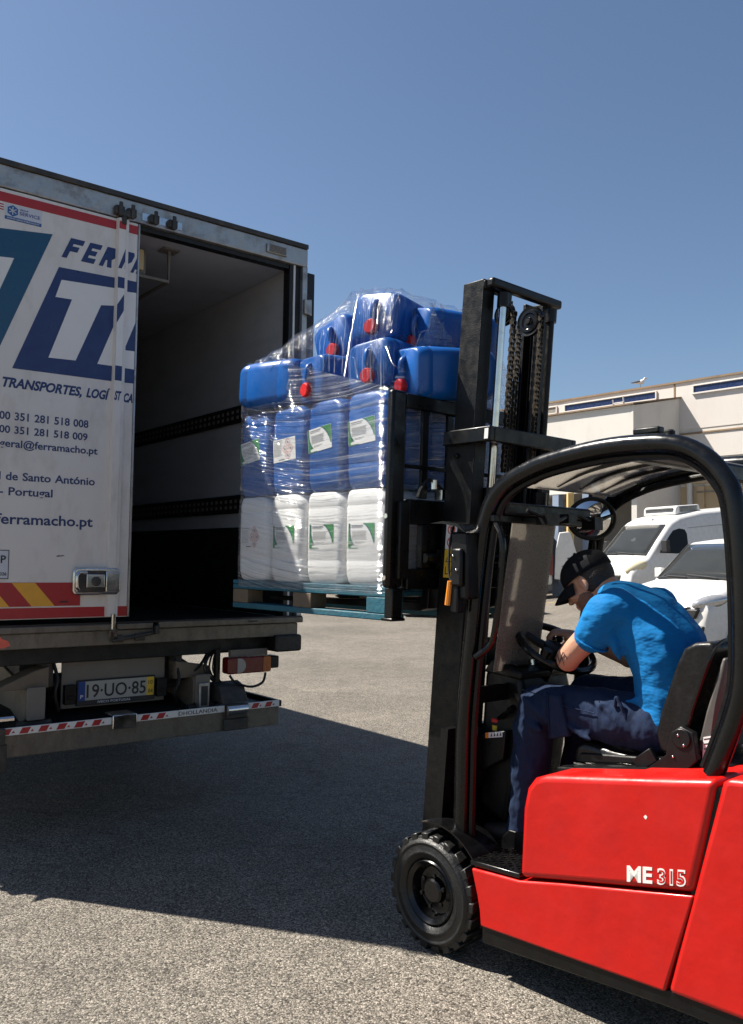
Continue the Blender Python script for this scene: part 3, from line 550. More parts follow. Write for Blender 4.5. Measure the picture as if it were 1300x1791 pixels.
tp('bracket', MB().prism([(-1.95,0.80),(-1.72,0.90),(-1.64,0.92),(-1.64,0.80)], 0.05, 0.2, 'y'), 'beige_metal', bevel=0.004)
tp('hose', MB().tube(spline([(-1.60,0.1,0.93),(-1.585,0.07,0.84),(-1.60,0.06,0.76),(-1.57,0.08,0.66)]), 0.011, 6), 'rubber')
tp('hose', MB().tube(spline([(-0.86,0.1,0.93),(-0.84,0.05,0.80),(-0.87,0.05,0.70),(-0.82,0.1,0.62)]), 0.011, 6), 'rubber')
tp('hose', MB().tube(spline([(-0.62,0.1,0.94),(-0.70,0.06,0.86),(-0.80,0.1,0.78)]), 0.010, 6), 'rubber')
# tail lamp cluster with its cables
tl = tp('tail_lamp', MB().prism(rrect(-0.555,-0.238,0.808,0.912,0.015), -0.055, 0.03, 'y'), 'lamp_red', bevel=0.008)
tp('lamp_segment', MB().prism([(-0.47+0.042*math.cos(rad(a)),0.86+0.046*math.sin(rad(a))) for a in range(-90,91,15)]+[(-0.488,0.906),(-0.488,0.814)], -0.058, -0.0555, 'y'), 'lamp_white', tl)
tp('lamp_segment', MB().prism(rrect(-0.298,-0.24,0.811,0.909,0.012), -0.058, -0.0555, 'y'), 'lamp_orange', tl)
tp('lamp_bracket', B(-0.515,-0.24,-0.01,0.02,0.914,0.957), 'grimy_white', tl)
tp('side_reflector', MB().prism(rrect(-0.236,-0.173,0.828,0.908,0.01), -0.05, 0.05, 'y'), 'black_plastic', bevel=0.006)
tp('cable', MB().tube(spline([(-0.53,-0.03,0.80),(-0.50,-0.06,0.755),(-0.40,-0.08,0.725),(-0.31,-0.07,0.745),(-0.27,-0.04,0.80)]), 0.0085, 6), 'rubber')
for k, (dx, r_) in enumerate(((0.0,0.011),(0.028,0.006),(0.05,0.005),(0.075,0.005))):
    tp('cable', MB().tube(spline([(-0.60+dx*0.3,0.06,0.955),(-0.665+dx,0.03,0.90),(-0.672+dx,0.02,0.83),(-0.60+dx*0.5,0.03,0.755)]), r_, 6), 'rubber')
tp('cable_post', MB().tube([(-0.59,0.03,0.96),(-0.59,0.03,0.73)], 0.022, 8).tube([(-0.75,0.06,0.735),(-0.56,0.02,0.748)], 0.016, 8), 'black_plastic')
# folded tail-lift platform
pf = tp('lift_platform', MB().prism([(-0.10,0.588),(-0.10,0.468),(0.12,0.452),(1.35,0.50),(1.35,0.575)], W+0.16, -0.20, 'x'), 'alu_worn', bevel=0.004)
tp('platform_deck', B(W+0.17, -0.195, -0.095, 1.34, 0.5895, 0.596), 'chassis_black', pf)
tp('platform_cap', B(-0.215, -0.185, -0.112, 1.34, 0.586, 0.625), 'chassis_black', pf, bevel=0.004)
mb = MB()
for i in range(150):
    for j in range(4):
        x = W+0.19+i*0.0145; z = 0.480+j*0.027+(0.0135 if i % 2 else 0)
        if x < -0.215 and z < 0.585: mb.obox((x, -0.1012, z), (0.012, 0.002, 0.004), (0, rad(45 if (i+j) % 2 else -45), 0))
tr_ = tp('tread_pattern', mb, 'alu_worn', pf); tr_['kind'] = 'stuff'
def strip(x0, x1):
    s = tp('reflective_strip', B(x0, x1, -0.1135, -0.1035, 0.588, 0.628), 'white_film', pf, bevel=0.002)
    mb = MB(); x = x0+0.02
    while x < x1-0.06:
        mb.prism([(x,0.593),(x+0.045,0.593),(x+0.062,0.624),(x+0.017,0.624)], -0.1138, -0.1143, 'y').prism([(x+0.058,0.600),(x+0.076,0.600),(x+0.070,0.612)], -0.1138, -0.1143, 'y'); x += 0.098
    tp('red_block', mb, 'red_film', s, smooth=0)
strip(W+0.2, -1.33); strip(-1.178, -0.92); strip(-0.652, -0.605); strip(-0.435, -0.205)
nm = tp('maker_strip', B(-0.918, -0.654, -0.1135, -0.1035, 0.588, 0.628), 'white_film', pf, bevel=0.002)
text('maker_name', 'DHOLLANDIA', -0.915, -0.657, 0.597, 0.024, -0.1138, 'ink', nm)
tp('corner_guard', MB().prism([(-0.125,0.64),(-0.125,0.56),(-0.103,0.555),(-0.09,0.63),(0.02,0.63),(0.02,0.64)], -1.328, -1.182, 'x'), 'chrome', pf, bevel=0.006)
tp('hinge_block', MB().box(-0.60,-0.455,-0.135,-0.104,0.545,0.635).box(-0.61,-0.44,-0.125,-0.104,0.47,0.543).prism([(-0.12,0.64),(0.15,0.64),(0.15,0.72),(0.02,0.76),(-0.06,0.74)], -0.62, -0.44, 'x'), 'steel_dark', pf, bevel=0.006)
tp('hinge_shell', MB().tube([(-0.597,-0.125,0.600),(-0.458,-0.125,0.600)], 0.032, 12), 'chrome', pf)
tp('hinge_block', MB().box(-2.03,-1.915,-0.135,-0.104,0.545,0.63).box(-2.03,-1.90,-0.12,-0.104,0.40,0.543).tube([(-1.98,-0.11,0.42),(-1.91,-0.11,0.44),(-1.92,-0.11,0.50)], 0.012, 8), 'steel_dark', pf, bevel=0.006)
tp('pivot_pin', MB().tube([(-1.95,0.0,0.655),(-1.84,0.0,0.655)], 0.02, 10), 'chrome', pf)
tp('folded_leaf', MB().prism([(0.05,0.598),(1.1,0.598),(1.1,0.66),(0.3,0.66)], -2.2, -0.66, 'x'), 'chassis_black', pf)
tp('folded_leaf', MB().prism([(-0.75,0.60),(-0.40,0.60),(-0.40,0.625),(-0.56,0.648),(-0.70,0.645)], 0.2, 1.1, 'y'), 'chassis_black', pf)
# rear wheels far under the floor
for x in (-2.32, -0.24):
    for dx in (-0.13, 0.13) if x < -1 else (-0.13, 0.13):
        w_ = tp('wheel', MB().lathe([(0.17,-0.11),(0.26,-0.10),(0.27,0.10),(0.17,0.11)], (x+dx, 2.6, 0.46), 'x', 24), 'steel_dark')
        tp('tyre', MB().lathe([(0.27,-0.115),(0.40,-0.12),(0.455,-0.10),(0.46,0.0),(0.455,0.10),(0.40,0.12),(0.27,0.115)], (x+dx, 2.6, 0.46), 'x', 32, loop=True), 'rubber', w_)
tp('axle', MB().tube([(-2.2,2.6,0.46),(-0.35,2.6,0.46)], 0.08, 12), 'chassis_black')
tp('mudguard', MB().prism(arc((2.6,0.46),0.52,rad(10),rad(170),14)+arc((2.6,0.46),0.50,rad(170),rad(10),14), -0.46, -0.05, 'x'), 'chassis_black')
tp('side_guard', MB().box(-0.06,-0.03,3.3,5.9,0.55,0.65).box(-0.06,-0.03,3.3,5.9,0.78,0.88), 'alu')

# ================================================================ load frame: origin below the front wheel, u backwards along the forklift, v to its far side
F_ORG = Vector((0.266, 3.488, 0)); F_ANG = rad(-47.8); F_ROT = Matrix.Rotation(F_ANG, 4, 'Z'); F_MAT = Matrix.Translation(F_ORG) @ F_ROT
def fw(u, v, z): return F_MAT @ Vector((u, v, z))
PAL_Z = 1.292; UL, UR = -1.485, -0.285; VN, VF = 0.0, 0.96
pallet = thing('pallet', fw((UL+UR)/2, (VN+VF)/2, PAL_Z), (0, 0, F_ANG), 'blue painted wooden pallet raised on the forks', 'pallet')
hu, hv = (UR-UL)/2, (VF-VN)/2
def pp(name, b, mat, par=pallet, bev=0.004): return b.build(name, mat, par, bevel=bev)
for k, v in enumerate((-hv+0.05, -0.26, 0.0, 0.26, hv-0.05)): pp('deck_plank', B(-hu, hu, v-0.05 if k in (0,4) else v-0.06, v+0.05 if k in (0,4) else v+0.06, 0.122, 0.143), 'wood_blue')
for u in (-hu+0.07, 0, hu-0.07):
    pp('cross_plank', B(u-0.07, u+0.07, -hv+0.101, hv-0.101, 0.100, 0.1215), 'wood_blue')
    for v in (-hv+0.05, 0, hv-0.05): pp('block', B(u-0.072+(0.004 if u else 0), u+0.068, v-0.05, v+0.048, 0.0255, 0.096), 'wood_blue' if abs(u) > 0.1 and v < 0 and u > 0 else 'wood_raw')
for v in (-hv+0.05, hv-0.05): pp('stringer', B(-hu, hu, v-0.05, v+0.05, 0.0965, 0.1215), 'wood_blue')
for v in (-hv+0.05, 0, hv-0.05): pp('base_plank', B(-hu, hu, v-0.05, v+0.05, -0.003, 0.025), 'wood_blue')

# ---- jerrycan: one set of meshes for each colour
CW, CD, CH = 0.288, 0.236, 0.432
def can_body_mesh(mat):
    mb = MB(); rings = []
    for z, sx, sy, sh in ((0.0,0.86,0.88,0),(0.012,0.93,0.94,0),(0.045,0.985,0.985,0),(0.10,1,1,0),(0.105,0.99,0.99,0),(0.112,0.99,0.99,0),(0.117,1,1,0),(0.24,1,1,0),(0.352,1,1,0),(0.356,0.985,0.985,0),(0.362,0.985,0.985,0),(0.366,0.995,0.995,0),(0.388,0.985,0.985,-0.003),(0.408,0.93,0.96,-0.010),(0.424,0.84,0.92,-0.018),(0.431,0.76,0.86,-0.020)):
        a, b = CW/2*sx, CD/2*sy; rings.append([(x+sh, y, z) for x, y in rrect(-a, a, -b, b, min(0.05, a*0.4), 5)])
    n = len(rings[0])
    for r in rings: mb.v.extend(r)
    for i in range(len(rings)-1):
        for k in range(n): mb.f.append((i*n+k, i*n+(k+1)%n, (i+1)*n+(k+1)%n, (i+1)*n+k)); mb.m.append(0)
    mb.f.append(tuple(range(n-1,-1,-1))); mb.m.append(0); mb.f.append(tuple((len(rings)-1)*n+k for k in range(n))); mb.m.append(0)
    mb.tube(spline([(-0.02,0.015,0.425),(-0.02,-0.003,0.446),(-0.02,-0.05,0.446),(-0.02,-0.068,0.425)],5), 0.015, 8)
    mb.lathe([(0.034,0.42),(0.034,0.438)], (-0.02,0.058,0), 'z', 20)
    for x in (0.012, 0.026): mb.box(x-0.002, x+0.002, -CD/2*0.975-0.001, -CD/2*0.96+0.01, 0.372, 0.398)
    return mb.mesh('jerrycan_body', mat, 50)
CAN_ME = {c: can_body_mesh('can_'+c) for c in ('white', 'blue')}
def cap_mesh():
    mb = MB(); n = 28
    mb.lathe([(0.033,0.436),(0.034,0.438),(0.034,0.462),(0.030,0.467),(0.0,0.467)], (-0.02,0.058,0), 'z', n)
    for k in range(n):
        a = 2*math.pi*k/n; mb.obox((-0.02+0.0345*math.cos(a), 0.058+0.0345*math.sin(a), 0.449), (0.003, 0.003, 0.022), (0,0,a))
    return mb.mesh('cap', 'red_plastic', 30)
CAP_ME = cap_mesh()
def label_mesh(kind, backed):
    """A printed sheet on the near face: curved green corners and lines of small print, or hazard diamonds."""
    mb = MB(); y0 = -CD/2-0.0008; w, h = (0.175, 0.112); x0, z0 = (-0.100, 0.165) if kind != 'hazard' else (-0.100, 0.165)
    def q(poly, mi, k): mb.prism([(x0+a*w, z0+b*h) for a, b in poly], y0-0.0006*k, y0-0.0006*k-0.0004, 'y', mi)
    if backed: q([(-0.01,-0.01),(1.01,-0.01),(1.01,1.01),(-0.01,1.01)], 0, 0)
    if kind == 'swoosh':
        q([(0.55,1),(1,1),(1,0.22),(0.97,0.22),(0.92,0.5),(0.80,0.76),(0.66,0.92)], 2, 1)
        q([(0.60,1),(0.64,1),(0.76,0.88),(0.88,0.68),(0.955,0.40),(0.97,0.22),(0.935,0.38),(0.85,0.62),(0.73,0.83)], 3, 2)
        q([(0,0),(0.38,0),(0.38,0.02),(0.08,0.03),(0.08,0.13),(0.22,0.17),(0.12,0.35),(0.06,0.62),(0.06,1),(0,1)], 2, 1)
        q([(0.03,1),(0.055,1),(0.055,0.66),(0.10,0.40),(0.19,0.18),(0.13,0.17),(0.06,0.42),(0.03,0.66)], 3, 2)
        rows = [(0.11,0.56,0.93,0.030),(0.11,0.52,0.86,0.022)] + [(0.14,0.70-0.02*(k%3),0.70-k*0.036,0.010) for k in range(10)] + [(0.24,0.62,0.26,0.012),(0.24,0.5,0.21,0.010)]
    else:
        rows = [(0.02,0.42,0.95,0.026)] + [(0.02,0.40-0.03*(k%3),0.86-k*0.045,0.010) for k in range(14)] + [(0.25,0.50,0.10,0.05)]
        for cx, cz in ((0.66,0.82),(0.53,0.52),(0.79,0.52),(0.66,0.22)):
            for k in range(4):
                a0, a1 = rad(90*k), rad(90*k+90); r1, r2 = 0.125, 0.105; asp = w/h
                q([(cx+r1*math.cos(a0), cz+r1*asp*math.sin(a0)), (cx+r1*math.cos(a1), cz+r1*asp*math.sin(a1)), (cx+r2*math.cos(a1), cz+r2*asp*math.sin(a1)), (cx+r2*math.cos(a0), cz+r2*asp*math.sin(a0))], 4, 1)
            q([(cx-0.03,cz-0.05),(cx+0.03,cz-0.05),(cx+0.02,cz+0.05),(cx-0.02,cz+0.05)], 1, 1)
    for k, (a, b, z, t) in enumerate(rows):
        x = a
        while x < b:
            e = min(b, x+random.uniform(0.04, 0.11)); q([(x,z-t),(e,z-t),(e,z),(x,z)], 1, 1); x = e+0.014
    return mb.mesh('label', ['paper_white', 'ink_grey', 'label_green', 'label_teal', 'hazard_red'], 0)
LAB_ME = {(k, b): label_mesh(k, b) for k in ('swoosh', 'hazard') for b in (False, True)}
def jerrycan(colour, loc, rot, label, group, lab=None, lab_tilt=0.0, lab_up=0.0, world=False):
    r = bpy.data.objects.new('jerrycan', CAN_ME[colour]); COL.objects.link(r)
    Rm = rot if isinstance(rot, Matrix) else Matrix.Rotation(rot, 4, 'Z')
    r.matrix_world = Matrix.Translation(fw(*loc)) @ F_ROT @ Rm
    tag(r, label, 'jerrycan', group)
    c = bpy.data.objects.new('cap', CAP_ME); COL.objects.link(c); c.parent = r
    if lab:
        l = bpy.data.objects.new('label', LAB_ME[(lab, colour == 'blue')]); COL.objects.link(l); l.parent = r
        l.rotation_euler = (0, lab_tilt, 0); l.location = (0, 0, lab_up)
    return r
DECK = PAL_Z + 0.1435; Z2 = DECK + 0.437; Z3 = Z2 + 0.437
US = [-1.318, -1.028, -0.738, -0.448]; VS = [0.122, 0.361, 0.600, 0.839]
WL = ['white jerrycan with red hazard diamonds, leftmost of the bottom row on the pallet', 'white jerrycan with green label, second from the left in the bottom row',
      'white jerrycan with green label, third from the left, a shadow edge crossing it', 'white jerrycan with green label beside the forklift carriage, right end of bottom row']
BL = ['blue jerrycan with tilted green label, leftmost of the upright blue row', 'blue jerrycan with a white hazard label, second in the upright blue row',
      'blue jerrycan with green-cornered label, third in the upright blue row', 'blue jerrycan with green-cornered label next to the carriage bars, upright row']
for i, u in enumerate(US):
    for j, v in enumerate(VS):
        if j == 0:
            jerrycan('white', (u, v-0.004*(i % 2), DECK), rad((1.0, -0.8, 0.6, -0.5)[i]), WL[i], 'white jerrycans on the pallet', 'hazard' if i == 0 else 'swoosh')
            jerrycan('blue', (u, v, Z2), rad((-0.8, 1.2, -0.6, 0.7)[i]), BL[i], 'blue jerrycans on the pallet', ('swoosh', 'hazard', 'swoosh', 'swoosh')[i], rad((-7, -4, -6, -4)[i]), (0.015, 0.0, 0.03, 0.035)[i])
        else:
            last = i == 3
            where = ('seen through the carriage bars, ' + ('second from the near side', 'third from the near side', 'farthest of the four')[j-1]) if last else 'inside the stack behind the near row'
            jerrycan('white', (u, v, DECK), rad(random.uniform(-1, 1)), 'white jerrycan of the bottom layer ' + where, 'white jerrycans on the pallet')
            jerrycan('blue', (u, v, Z2), rad(random.uniform(-1, 1)), 'blue jerrycan of the upright layer ' + where, 'blue jerrycans on the pallet')
# cans lying on top: axis along v with the cap towards the camera, or along u
def lying(axis, yaw=0, pitch=0, roll=0):
    if axis == 'v': R = Matrix.Rotation(rad(90), 4, 'X') @ Matrix.Rotation(math.pi, 4, 'Z')            # top of the can points to -v
    else: R = Matrix.Rotation(rad(-90), 4, 'Y') @ Matrix.Rotation(rad(90), 4, 'Z')
    return Matrix.Rotation(rad(yaw), 4, 'Z') @ Matrix.Rotation(rad(pitch), 4, 'Y') @ Matrix.Rotation(rad(roll), 4, 'X') @ R
TOPC = [((-1.00, 0.135, Z3+0.128), lying('u', 4, 3), 'blue jerrycan lying on its side at the left end of the top layer'),
        ((-0.845, 0.45, Z3+0.118), lying('v', -7, 2), 'blue jerrycan lying between the left end can and the middle caps'),
        ((-0.56, 0.475, Z3+0.130), lying('v', 8, -4), 'blue jerrycan lying with its red cap to the camera, centre of top layer'),
        ((-0.235, 0.53, Z3+0.110), lying('v', -12, 7, 5), 'blue jerrycan lying with its red cap out, right end of top layer'),
        ((-0.645, 0.545, Z3+0.362), lying('v', 12, 6, -3), 'topmost blue jerrycan with red cap on the peak of the load'),
        ((-0.36, 0.72, Z3+0.325), lying('v', -12, 13), 'blue jerrycan lying tilted right of the peak under the film'),
        ((-0.955, 0.60, Z3+0.330), lying('v', 6, -16), 'blue jerrycan lying tilted left of the peak under the film'),
        ((-1.00, 0.62, Z3+0.122), lying('u', -3, 0), 'blue jerrycan lying on the far left of the top layer'),
        ((-1.00, 0.86, Z3+0.122), lying('u', 2, 0), 'blue jerrycan lying on the far corner of the top layer'),
        ((-0.60, 0.945, Z3+0.120), lying('v', 2, 0), 'blue jerrycan lying on the far side of the top layer')]
for loc, R, lb in TOPC: jerrycan('blue', loc, R, lb, 'blue jerrycans lying on top of the load')

# ---- stretch wrap around everything: side bands and a tent over the top cans
def build_wrap():
    N = 44; gu = np.linspace(-1.476, -0.290, N); gv = np.linspace(-0.006, 0.968, N); h0 = np.full((N, N), Z3-0.02); low = h0.copy()
    for loc, R, lb in TOPC:
        for px in np.linspace(-1, 1, 7):
            for py in np.linspace(-1, 1, 7):
                for pz in (0.03, 0.12, 0.24, 0.36, 0.425):
                    q = R @ Vector((px*CW/2*0.97, py*CD/2*0.97, pz))
                    U, V, Zt = loc[0]+q.x, loc[1]+q.y, loc[2]+q.z+0.012
                    a = int(round((U-gu[0])/(gu[1]-gu[0]))); b = int(round((V-gv[0])/(gv[1]-gv[0])))
                    if 0 <= a < N and 0 <= b < N: low[a, b] = max(low[a, b], Zt)
    # caps of standing cans at the rim
    h = low.copy()
    for it in range(300):
        av = h.copy(); av[1:-1,1:-1] = 0.25*(h[:-2,1:-1]+h[2:,1:-1]+h[1:-1,:-2]+h[1:-1,2:]); h = np.maximum(low, av)
        for sl in ((0,slice(None)), (-1,slice(None)), (slice(None),0), (slice(None),-1)): h[sl] = np.maximum(low[sl], Z3+0.01)
    # taut film: upper convex hull of what it covers
    bm = bmesh.new()
    for a in range(0, N):
        for b in range(0, N):
            if low[a, b] > Z3 or a in (0, N-1) or b in (0, N-1): bm.verts.new((gu[a], gv[b], low[a, b]))
    bmesh.ops.convex_hull(bm, input=bm.verts); bm.normal_update(); hull = np.full((N, N), 9.0); GU, GV = np.meshgrid(gu, gv, indexing='ij')
    for f in bm.faces:
        if f.normal.z > 0.02:
            nn = f.normal; d = nn.dot(f.verts[0].co); hull = np.minimum(hull, (d-nn.x*GU-nn.y*GV)/nn.z)
    bm.free(); h = np.maximum(low, h*0.22+np.minimum(hull, 3.2)*0.78)
    def rnd(U, V, r=0.055):
        a, b = (gu[-1]-gu[0])/2, (gv[-1]-gv[0])/2; cu, cv = (gu[0]+gu[-1])/2, (gv[0]+gv[-1])/2; x, y = U-cu, V-cv
        dx, dy = max(0, abs(x)-(a-r)), max(0, abs(y)-(b-r))
        if dx > 0 and dy > 0:
            k = max(dx, dy)/math.hypot(dx, dy); x = math.copysign(a-r+dx*k, x); y = math.copysign(b-r+dy*k, y)
        return cu+x, cv+y
    vs = []; uvs = []; fs = []
    jit = RNG.normal(0, 1, (N, N)); 
    for k in range(2): jit[1:-1,1:-1] = (jit[1:-1,1:-1]*2+jit[:-2,1:-1]+jit[2:,1:-1]+jit[1:-1,:-2]+jit[1:-1,2:])/6
    for a in range(N):
        for b in range(N):
            ru, rv = rnd(gu[a], gv[b]); vs.append((ru, rv, h[a, b]+0.004+0.006*jit[a, b])); uvs.append((gv[b]*0.6+h[a,b]*1.6, gu[a]*1.0+h[a,b]*0.25))
    for a in range(N-1):
        for b in range(N-1): fs.append((a*N+b, (a+1)*N+b, (a+1)*N+b+1, a*N+b+1))
    ring = [(a, 0) for a in range(N)] + [(N-1, b) for b in range(1, N)] + [(a, N-1) for a in range(N-2, -1, -1)] + [(0, b) for b in range(N-2, 0, -1)]
    n = len(ring); zs = np.concatenate([np.linspace(0, 1, 34)]); k0 = len(vs); zb = DECK-0.035; per = [0.0]
    for i in range(1, n+1):
        p, q = ring[i-1], ring[i % n]; per.append(per[-1]+math.hypot(gu[p[0]]-gu[q[0]], gv[p[1]]-gv[q[1]]))
    wj = RNG.normal(0, 1, (34, n))
    for k in range(3): wj[:, 1:-1] = (wj[:, 1:-1]*2+wj[:, :-2]+wj[:, 2:])/4
    for j, t in enumerate(zs):
        for i, (a, b) in enumerate(ring):
            zt = h[a, b]+0.004; z = zt*(1-t)+zb*t; U, V = rnd(gu[a], gv[b])
            cu, cv = (gu[0]+gu[-1])/2, (gv[0]+gv[-1])/2
            waist = 0.0
            for zz in (DECK+0.435, Z3): waist = max(waist, math.exp(-((z-zz)/0.022)**2))
            col = abs(((U-US[0]+0.146)/0.292) % 1 - 0.5)*2 if b in (0, N-1) else 0   # film dips between the cans
            dip = 0.010*waist + 0.004*max(0, col-0.82)/0.18*(1 if z < Z3 else 0)
            k = 0.0028*wj[j, i] - dip
            nx = (1 if a == N-1 else -1 if a == 0 else 0); ny = (1 if b == N-1 else -1 if b == 0 else 0)
            vs.append((U+nx*k, V+ny*k, z)); uvs.append((per[i]*0.9 + z*0.05, z + 0.07*math.sin(per[i]*2.2) + per[i]*0.03))
    for j in range(len(zs)-1):
        for i in range(n): fs.append((k0+j*n+i, k0+j*n+(i+1)%n, k0+(j+1)*n+(i+1)%n, k0+(j+1)*n+i))
    me = bpy.data.meshes.new('stretch_wrap'); me.from_pydata(vs, [], fs); me.materials.append(M('stretch_film'))
    lay = me.uv_layers.new(name='wrap'); idx = np.empty(len(me.loops), dtype=np.int32); me.loops.foreach_get('vertex_index', idx)
    lay.data.foreach_set('uv', np.array(uvs)[idx].ravel()); me.polygons.foreach_set('use_smooth', [True]*len(me.polygons)); me.update()
    o = bpy.data.objects.new('stretch_wrap', me); COL.objects.link(o); o.matrix_world = F_MAT
    tag(o, 'clear plastic stretch film wrapped around the jerrycan load', 'stretch wrap')
    # twisted ropes of film across the top
    def hh(u, v):
        a = min(N-1, max(0, int(round((u-gu[0])/(gu[1]-gu[0]))))); b = min(N-1, max(0, int(round((v-gv[0])/(gv[1]-gv[0])))))
        return h[a, b]+0.012
    for pts in (((-0.86,-0.02),(-0.66,0.03),(-0.48,0.0),(-0.30,0.06),(-0.26,0.3)), ((-0.52,0.25),(-0.46,0.08),(-0.40,-0.02)), ((-0.66,0.24),(-0.62,0.1),(-0.58,-0.03)), ((-1.40,0.0),(-1.15,-0.02),(-0.90,-0.02))):
        d = []
        for p, q in zip(pts[:-1], pts[1:]):
            for k in range(6): t = k/6; d.append((p[0]+(q[0]-p[0])*t, p[1]+(q[1]-p[1])*t))
        P = [(u, v, hh(u, v)+random.uniform(-0.003, 0.003)) for u, v in d]
        c = MB().tube(P, [0.0025+0.002*random.random() for _ in P], 6); m = c.build('film_rope', 'stretch_film', o); l2 = m.data.uv_layers.new(name='wrap')
build_wrap()

# ================================================================ forklift
FK = thing('forklift', F_ORG, (0, 0, F_ANG), 'red and black electric forklift lifting the wrapped pallet', 'forklift')
def fp(name, mb, mat, parent=FK, **k): return mb.build(name, mat, parent, **k)
VC = 0.47
# ---- front wheels
def front_wheel(v0, s):
    c = (-0.028, v0, 0.227)
    w_ = fp('wheel', MB().lathe([(0.0,0.020),(0.040,0.020),(0.048,0.026),(0.052,0.050),(0.074,0.056),(0.090,0.052),(0.098,0.030),(0.103,0.014),(0.112,0.008),(0.120,0.002),(0.128,0.012),(0.128,0.16),(0.0,0.16)] if s > 0 else [(0.0,-0.034),(0.05,-0.028),(0.1,-0.030),(0.122,-0.004),(0.128,-0.16),(0,-0.16)], c, 'y', 40), 'black_gloss')
    mb = MB().lathe([(0.126,0.014*s),(0.133,0.004*s),(0.150,-0.003*s),(0.154,-0.006*s),(0.160,-0.003*s),(0.184,0.000),(0.188,-0.005*s),(0.194,-0.002*s),(0.200,0.003*s),(0.204,0.010*s),(0.216,0.014*s),(0.216,0.160*s),(0.200,0.168*s),(0.126,0.165*s)], c, 'y', 56, loop=True)
    for k in range(22):
        for side in (0, 1):
            a = 2*math.pi*(k+0.5*side)/22; y0, y1 = ((0.008, 0.092) if side == 0 else (0.078, 0.165)); R0, R1 = (0.196, 0.228)
            vs = []
            for r in (R0, R1):
                for (yy, da) in ((y0,-0.085),(y0,0.085),(y1,0.085-0.06*(1 if side else -1)),(y1,-0.085-0.06*(1 if side else -1))):
                    vs.append((c[0]+r*math.cos(a+da), c[1]+yy*s, c[2]+r*math.sin(a+da)))
            mb.add(vs, [(3,2,1,0),(4,5,6,7),(0,1,5,4),(1,2,6,5),(2,3,7,6),(3,0,4,7)])
    fp('tyre', mb, 'rubber', w_, bevel=0.003, segs=1)
    mb = MB()
    for k in range(6):
        a = rad(60*k+20); mb.lathe([(0.009,0.0),(0.009,-0.010*s),(0.0,-0.012*s)], (c[0]+0.062*math.cos(a), c[1]+0.03*s, c[2]+0.062*math.sin(a)), 'y', 6)
    fp('wheel_nuts', mb, 'black_steel', w_)
front_wheel(0.0, 1); front_wheel(0.94, -1)
for v in (0.40, 0.55):
    w_ = fp('wheel', MB().lathe([(0.0,-0.05),(0.1,-0.05),(0.1,0.05),(0,0.05)], (1.36, v, 0.19), 'y', 24), 'black_steel')
    fp('tyre', MB().lathe([(0.10,-0.055),(0.18,-0.055),(0.19,-0.04),(0.19,0.04),(0.18,0.055),(0.10,0.055)], (1.36, v, 0.19), 'y', 32, loop=True), 'rubber', w_)
# mudguard over the near wheel
A0, A1 = rad(108), rad(-8)
for v0, v1 in ((0.02, 0.19), (0.75, 0.92)):
    fp('mudguard', MB().prism(arc((-0.012,0.232),0.268,A0,A1,18)+arc((-0.012,0.232),0.262,A1,A0,18), v0, v1, 'y'), 'black_gloss')
# ---- body panels
low = [(0.196,0.384),(0.206,0.352),(0.225,0.29),(0.237,0.24),(0.243,0.182),(0.62,0.200),(0.992,0.219),(1.090,0.541),(0.60,0.440),(0.424,0.400)]
lp = fp('lower_panel', MB().prism(low, 0.0, 0.94, 'y'), 'red_paint', bevel=0.008, segs=3)
up_ = [(0.428,0.412),(0.60,0.448),(1.092,0.549),(1.168,0.905),(1.0,0.876),(0.62,0.812),(0.54,0.798),(0.490,0.778),(0.458,0.738),(0.440,0.660)]
bc = fp('battery_cover', MB().prism(up_, -0.004, 0.944, 'y'), 'red_paint', bevel=0.024, segs=6)
def cw_poly():
    return [(1.001,0.221),(1.50,0.235),(1.66,0.30),(1.72,0.45),(1.73,0.70),(1.70,0.86),(1.62,0.922),(1.30,0.924),(1.196,0.914),(1.181,0.898),(1.172,0.862)]
fp('counterweight', MB().prism(cw_poly(), -0.002, 0.942, 'y'), 'red_paint', bevel=0.020, segs=5)
fp('body_gap', MB().prism([(1.0,0.20),(1.08,0.2),(1.25,0.88),(1.15,0.88)], 0.012, 0.928, 'y'), 'black_plastic')
fp('skirt', MB().prism([(0.243,0.118),(0.99,0.172),(1.60,0.19),(1.60,0.25),(0.99,0.226),(0.243,0.19)], 0.010, 0.93, 'y'), 'black_paint', bevel=0.006)
fp('chassis', MB().box(0.12,0.46,0.19,0.75,0.13,0.372).box(-0.10,0.13,0.22,0.72,0.16,0.42).box(-0.09,0.06,0.17,0.77,0.19,0.27), 'black_paint', bevel=0.006)
# model lettering on the battery cover
lt = text('model_letters', 'ME', 0.865, 0.955, 0.0, 0.050, -0.0042, 'white_film', bc, 0, 0.03)
def tilt_text(o, px, pz, ang, dz):
    me = o.data; n = len(me.vertices); a = np.empty(n*3); me.vertices.foreach_get('co', a); a = a.reshape(-1,3)
    a[:,2] = a[:,2] + dz + (a[:,0]-px)*math.tan(ang); me.vertices.foreach_set('co', a.ravel()); me.update()
tilt_text(lt, 0.865, 0, rad(11.5), 0.524)
nb_ = text('model_number', '315', 0.972, 1.068, 0.0, 0.048, -0.0042, 'white_film', bc, 0, 0.035); tilt_text(nb_, 0.865, 0, rad(11.5), 0.524)
ni_ = text('number_inlay', '315', 0.977, 1.063, 0.003, 0.042, -0.0056, 'red_paint', bc, 0, -0.004, depth=0.0004); tilt_text(ni_, 0.865, 0, rad(11.5), 0.524)
fp('scratch', MB().prism([(0.925,0.742),(0.932,0.749),(0.938,0.744),(0.934,0.735),(0.929,0.737)], -0.0042, -0.0048, 'y').prism([(1.3,0.60),(1.33,0.602),(1.33,0.605),(1.3,0.603)], -0.0026, -0.003, 'y'), 'white_film', bc)
